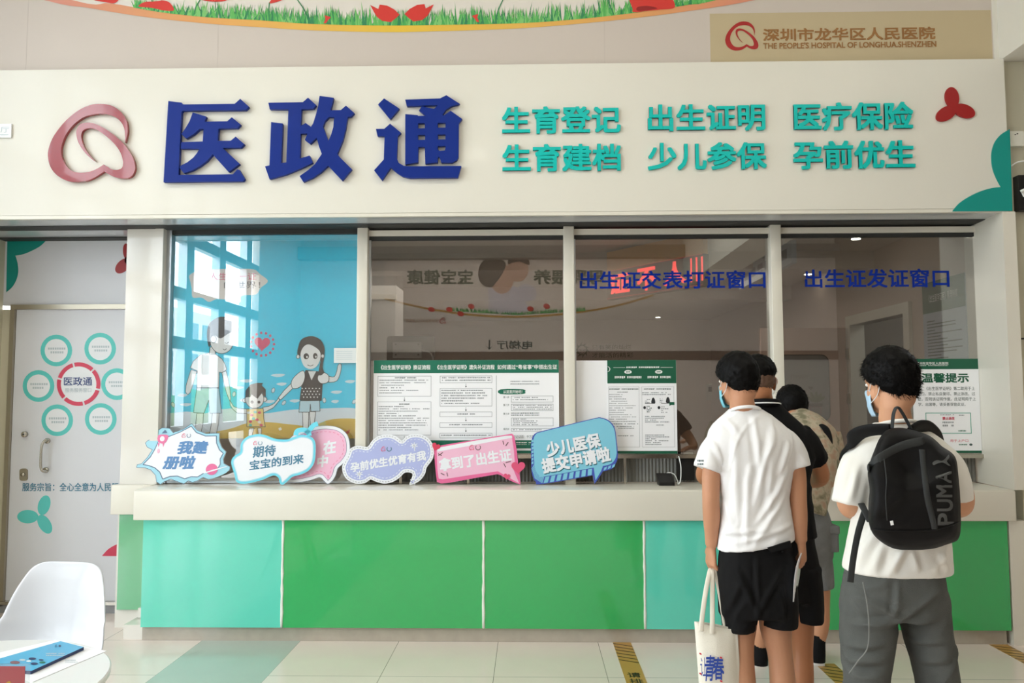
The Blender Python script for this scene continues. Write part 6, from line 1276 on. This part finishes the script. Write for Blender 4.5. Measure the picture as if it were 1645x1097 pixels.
w = MB(); q = spl([(1398, 838, -.02), (1388, 818, .03), (1383, 808, .09)], False, 5); w.tube(px3(q, YK), [(0.012, 0.003)] * len(q), WEB, 10, up=(1, 0, 0)); w.build('lower_strap', bp)
w = MB(); q = spl([(1389, 822, .03), (1379, 854, -.005), (1371, 895, -.02), (1366, 935, -.022)], False, 6); w.tube(px3(q, YK), [(0.011, 0.002)] * len(q), WEB, 10, up=(1, 0, 0)); w.build('strap_tail', bp)
# ================================================================ white shell chair, round table and what lies on it
SHELL = mat('shell_white_plastic', (202, 205, 210), 0.35, coat=0.25, var=0.01); WOODL = mat('beech_wood', (196, 156, 108), 0.45, var=0.1, vscale=30); WIRE = mat('black_wire', (20, 20, 20), 0.35)
ca = Matrix.Translation((P(-2, 1000, Y=-2.05).x, -1.84, 0)) @ Matrix.Rotation(math.radians(172), 4, 'Z')     # local +y is the way the sitter faces
ch = thing('shell_chair', 'white moulded plastic shell chair behind the round table, in front of the door', 'chair', ca.translation)
prof = [(0.215, 0.405, 0.21, .0), (0.205, 0.432, 0.23, .0), (0.12, 0.440, 0.248, .25), (0.0, 0.432, 0.258, .5), (-0.10, 0.438, 0.266, .8), (-0.165, 0.475, 0.270, .9), (-0.188, 0.545, 0.268, .9), (-0.198, 0.63, 0.250, .8), (-0.206, 0.71, 0.226, .65), (-0.213, 0.775, 0.198, .45), (-0.218, 0.812, 0.174, .3), (-0.221, 0.832, 0.142, .2), (-0.223, 0.840, 0.104, .12)]
prof = spl(prof, False, 4); NU = 18; vs = []; fs = []
for (y, z, hw, c) in prof:
    i = prof.index((y, z, hw, c)); a = prof[max(i - 1, 0)]; b_ = prof[min(i + 1, len(prof) - 1)]; t = Vector((0, b_[0] - a[0], b_[1] - a[1])).normalized(); n = Vector((0, t.z, -t.y)) if True else None
    if n.z < 0 and t.y < -0.5: n = -n
    for k in range(NU + 1):
        u = -1 + 2 * k / NU; up_ = (abs(u) ** 2.4) * (0.035 + 0.055 * c); vs.append(ca @ (Vector((u * hw, y, z)) + (Vector((0, 1, 0)) * min(1, c + (1 if z > 0.6 else 0)) + Vector((0, 0, 1)) * max(0, 1 - c) * (0 if z > 0.6 else 1)).normalized() * up_ * (1 if z < 0.6 else c)))
for i in range(len(prof) - 1):
    for k in range(NU): a = i * (NU + 1) + k; fs.append((a, a + 1, a + NU + 2, a + NU + 1))
w = MB(); w.add(vs, fs, SHELL, True); o = w.build('seat_shell', ch); o.modifiers.new('t', 'SOLIDIFY').thickness = 0.009; q = o.modifiers.new('s', 'SUBSURF'); q.levels = 1; q.render_levels = 1
for sx_ in (-1, 1):
    for sy_ in (-1, 1):
        w = MB(); w.tube([ca @ Vector((sx_ * 0.10, sy_ * 0.09, 0.42)), ca @ Vector((sx_ * 0.165, sy_ * 0.155, 0.20)), ca @ Vector((sx_ * 0.225, sy_ * 0.215, 0.0))], [0.013, 0.016, 0.011], WOODL, 12); w.build('leg', ch)
w = MB()
for sx_ in (-1, 1): w.tube([ca @ Vector((sx_ * 0.165, -0.155, 0.20)), ca @ Vector((0, 0, 0.36)), ca @ Vector((-sx_ * 0.165, 0.155, 0.20))], 0.004, WIRE, 8)
w.build('cross_brace', ch)
tc_ = Vector((-1.765, -2.82, 0)); TW = mat('table_white', (228, 231, 230), 0.3, coat=0.3, var=0.01)
tbl = thing('round_table', 'small round white table with a blue brochure on it, in front of the shell chair', 'table', tc_)
w = MB(); w.tube([tc_ + Vector((0, 0, z)) for z in (0.695, 0.699, 0.716, 0.720)], [0.452, 0.463, 0.465, 0.461], TW, 72, up=(1, 0, 0), smooth=False); w.build('table_top', tbl)
w = MB(); w.tube([tc_ + Vector((0, 0, z)) for z in (0.02, 0.04, 0.1, 0.6, 0.695)], [0.06, 0.04, 0.03, 0.03, 0.07], TW, 24, up=(1, 0, 0)); w.build('pedestal', tbl)
w = MB(); w.tube([tc_ + Vector((0, 0, z)) for z in (0.0, 0.012, 0.022)], [0.24, 0.235, 0.20], TW, 40, up=(1, 0, 0)); w.build('base', tbl)
def onz(z0): return lambda x, y, d=0.0: (lambda p: Vector((p.x, p.y, z0 + d)))(P(x, y, Z=z0))
f = onz(0.7205); w = MB(); w.slab([(171, 1046), (52, 1096), (-70, 1064), (88, 1028.5)], f, PAPER, 0, 0.001)
rows(w, onz(0.7217), 105, 1060, 125, 2, 3, PG, 1.4, 0.0004, full=True); prop(w.build('leaflet'), 'white printed leaflet lying under the blue brochure on the round table', 'leaflet')
BRO = mat('brochure_blue', (70, 176, 222), 0.3, coat=0.4, var=0.06); BRD = mat('brochure_navy', (30, 48, 96), 0.4)
f = onz(0.7220); br = thing('brochure', 'blue folded brochure on the round table', 'brochure', tuple(f(60, 1060)))
w = MB(); w.slab([(97, 1034.5), (134.5, 1044), (50, 1083), (-40, 1078), (-30, 1071)], f, BRO, 0, 0.010, side=BRD); w.build('booklet', br)
f = onz(0.7325); w = MB(); w.flat(logo(88, 1035.5, 92, 1039.5), f, BRD, 0.0002); w.flat(ell(96, 1037.6, 2, 1.8), f, BRD, 0.0002)
for x, y, rx, m in ((52, 1058, 6, BRD), (66, 1060, 4, BRD), (55, 1066, 6, BRD), (24, 1064, 8, BROWN), (36, 1060, 5, PG), (68, 1064, 5, DG), (46, 1062, 4, TWHITE)): w.flat(ell(x, y, rx, rx * 0.32), f, m, 0.0002 + x * 2e-6)
rows(w, f, 74, 1049, 104, 2, 3, PG, 1.6, 0.0003, full=True); w.build('cover_print', br)
YA = -3.02; f = frameC(YA, 20, 1085); st_ = thing('card_stand', 'clear acrylic stand holding a red card on the round table', 'card stand', tuple(f(10, 1112)))
zlow = f(0, 1100).z
def toz(z): 
    p = f(0, 1000); return 1000 + (p.z - z) / ((f(0, 1000).z - f(0, 1001).z))
yb_ = toz(0.7222); ACR = paneglass('acrylic', 0.06, (0.93, 0.95, 0.95, 1)); CARDR = mat('card_red', (176, 52, 66), 0.4, var=0.03); GOLD = mat('card_gold', (190, 150, 60), 0.35, metal=0.5)
MB().slab(rect(-45, 1066, 48, yb_), f, ACR, 0, 0.006).build('sleeve', st_); MB().slab(rect(-45, 1069.5, 41, yb_ - 1), f, CARDR, 0.002, 0.004).build('red_card', st_)
w = MB(); w.slab(rect(-45, yb_ - 1.2, 48, yb_), f, ACR, -0.05, 0.05); w.build('foot', st_)
w = MB(); w.flat(ell(16, 1096, 4.5, 2.6, -0.5), f, GOLD, 0.0065); w.flat(ell(-12, 1094, 6, 3, -0.3), f, GOLD, 0.0065); w.build('gold_print', st_)

# ================================================================ the hall's far wall, seen in the panes
YV = 2 * YG - HY0
def fo(x, y, d=0.0): p = P(-x, y, Y=YV); return Vector((p.x, HY0 + d, p.z))
fm = thing('wall_mural', 'pale mural of a mother kissing a baby, seen reflected in the window panes', 'mural', (0, HY0, 3))
mir = lambda l: [(-x, y) for x, y in l]
FP = mat('far_mural_ground', (232, 216, 204), 0.5, var=0.02); arc = spl([(618, 480), (660, 490), (700, 498), (760, 506), (830, 509), (900, 505), (960, 497), (1010, 486), (1050, 474)], False, 4)
MB().flat(mir(arc + [(1050, 395), (618, 395)]), fo, FP, 0.004).build('picture_ground', fm)
w = MB(); w.flat(mir(stroke(arc, 3)), fo, mat('far_arc', (196, 150, 70), 0.5), 0.006); w.build('golden_arc', fm)
w = MB(); rg = random.Random(12)
for i in range(260):
    x = rg.uniform(720, 940); y = 506 - abs(x - 830) * 0.06; h = rg.uniform(3, 9); w.flat(mir([(x - 1, y), (x + 1, y), (x + rg.uniform(-2, 2), y - h)]), fo, GR[i % 4], 0.007 + 0.00001 * i)
w.build('grass_print', fm)
for x, y in ((693, 497), (722, 497), (740, 504), (757, 492), (878, 492), (852, 496)):
    MB().flat(mir(ell(x, y, 5.5, 4, 0.3, 12)), fo, PP, 0.010).build('poppy_print', fm)
DK = mat('far_dark_green', (58, 78, 50), 0.5); w = MB(); w.text('宝宝健康', fo, (-760, 433, -654, 457), DK, 0.01, bold=0.03); w.text('母乳喂养', fo, (-972, 433, -857, 457), DK, 0.01, bold=0.03); w.build('lettering', fm)
w = MB(); w.text('深圳市龙华区人民医院', fo, (-704, 512, -652, 518.5), TANL, 0.01); w.flat(mir(logo(706, 510, 716, 520)), fo, LR2, 0.01); w.build('hospital_name', fm)
FHR = mat('far_hair', (84, 72, 62), 0.5); w = MB(); FSK = mat('far_skin', (214, 170, 146), 0.5); FCL = mat('far_cloth', (216, 206, 214), 0.5)
for pts, m in ((spl([(786, 462), (805, 455), (830, 462), (842, 482), (846, 500), (790, 502), (786, 484)], True, 4), FCL), (ell(806, 448, 19, 24), FSK), (spl([(768, 440), (775, 420), (795, 415), (812, 422), (808, 438), (796, 455), (788, 462), (774, 456)], True, 4), FHR), (ell(832, 433, 17, 20), FSK), (spl([(816, 424), (820, 412), (834, 410), (848, 416), (850, 426), (834, 420)], True, 4), FHR), (ell(846, 470, 16, 14, .4), FCL)):
    w.flat(mir(pts), fo, m, 0.008 + 0.0004 * len(w.f) / 50)
w.build('portrait_print', fm)
w = MB(); w.text('电梯厅', fo, (-855, 547, -798, 561), TXTD, 0.004, bold=0.02); w.flat(mir(rect(785.3, 546, 787, 561)), fo, TXTD, 0.004); w.flat(mir([(780, 555), (786, 562), (792, 555), (786, 559)]), fo, TXTD, 0.004); prop(w.build('lift_lobby_lettering'), 'dark lift lobby lettering with a downward arrow on the far wall', 'lettering')
w = MB(); a = fo(-560, 566); b_ = fo(-1500, 577); w.box((a.x, HY0, b_.z), (HX1, HY0 + 0.03, a.z), mat('handrail_brown', (112, 92, 80), 0.5)); w.build('trim_5', kind='structure')
w = MB(); w.box((HX0, HY0, 4.35), (HX1, HY0 + 0.25, 4.6), mat('cornice_grey', (140, 134, 126), 0.5)); w.build('trim_6', kind='structure')
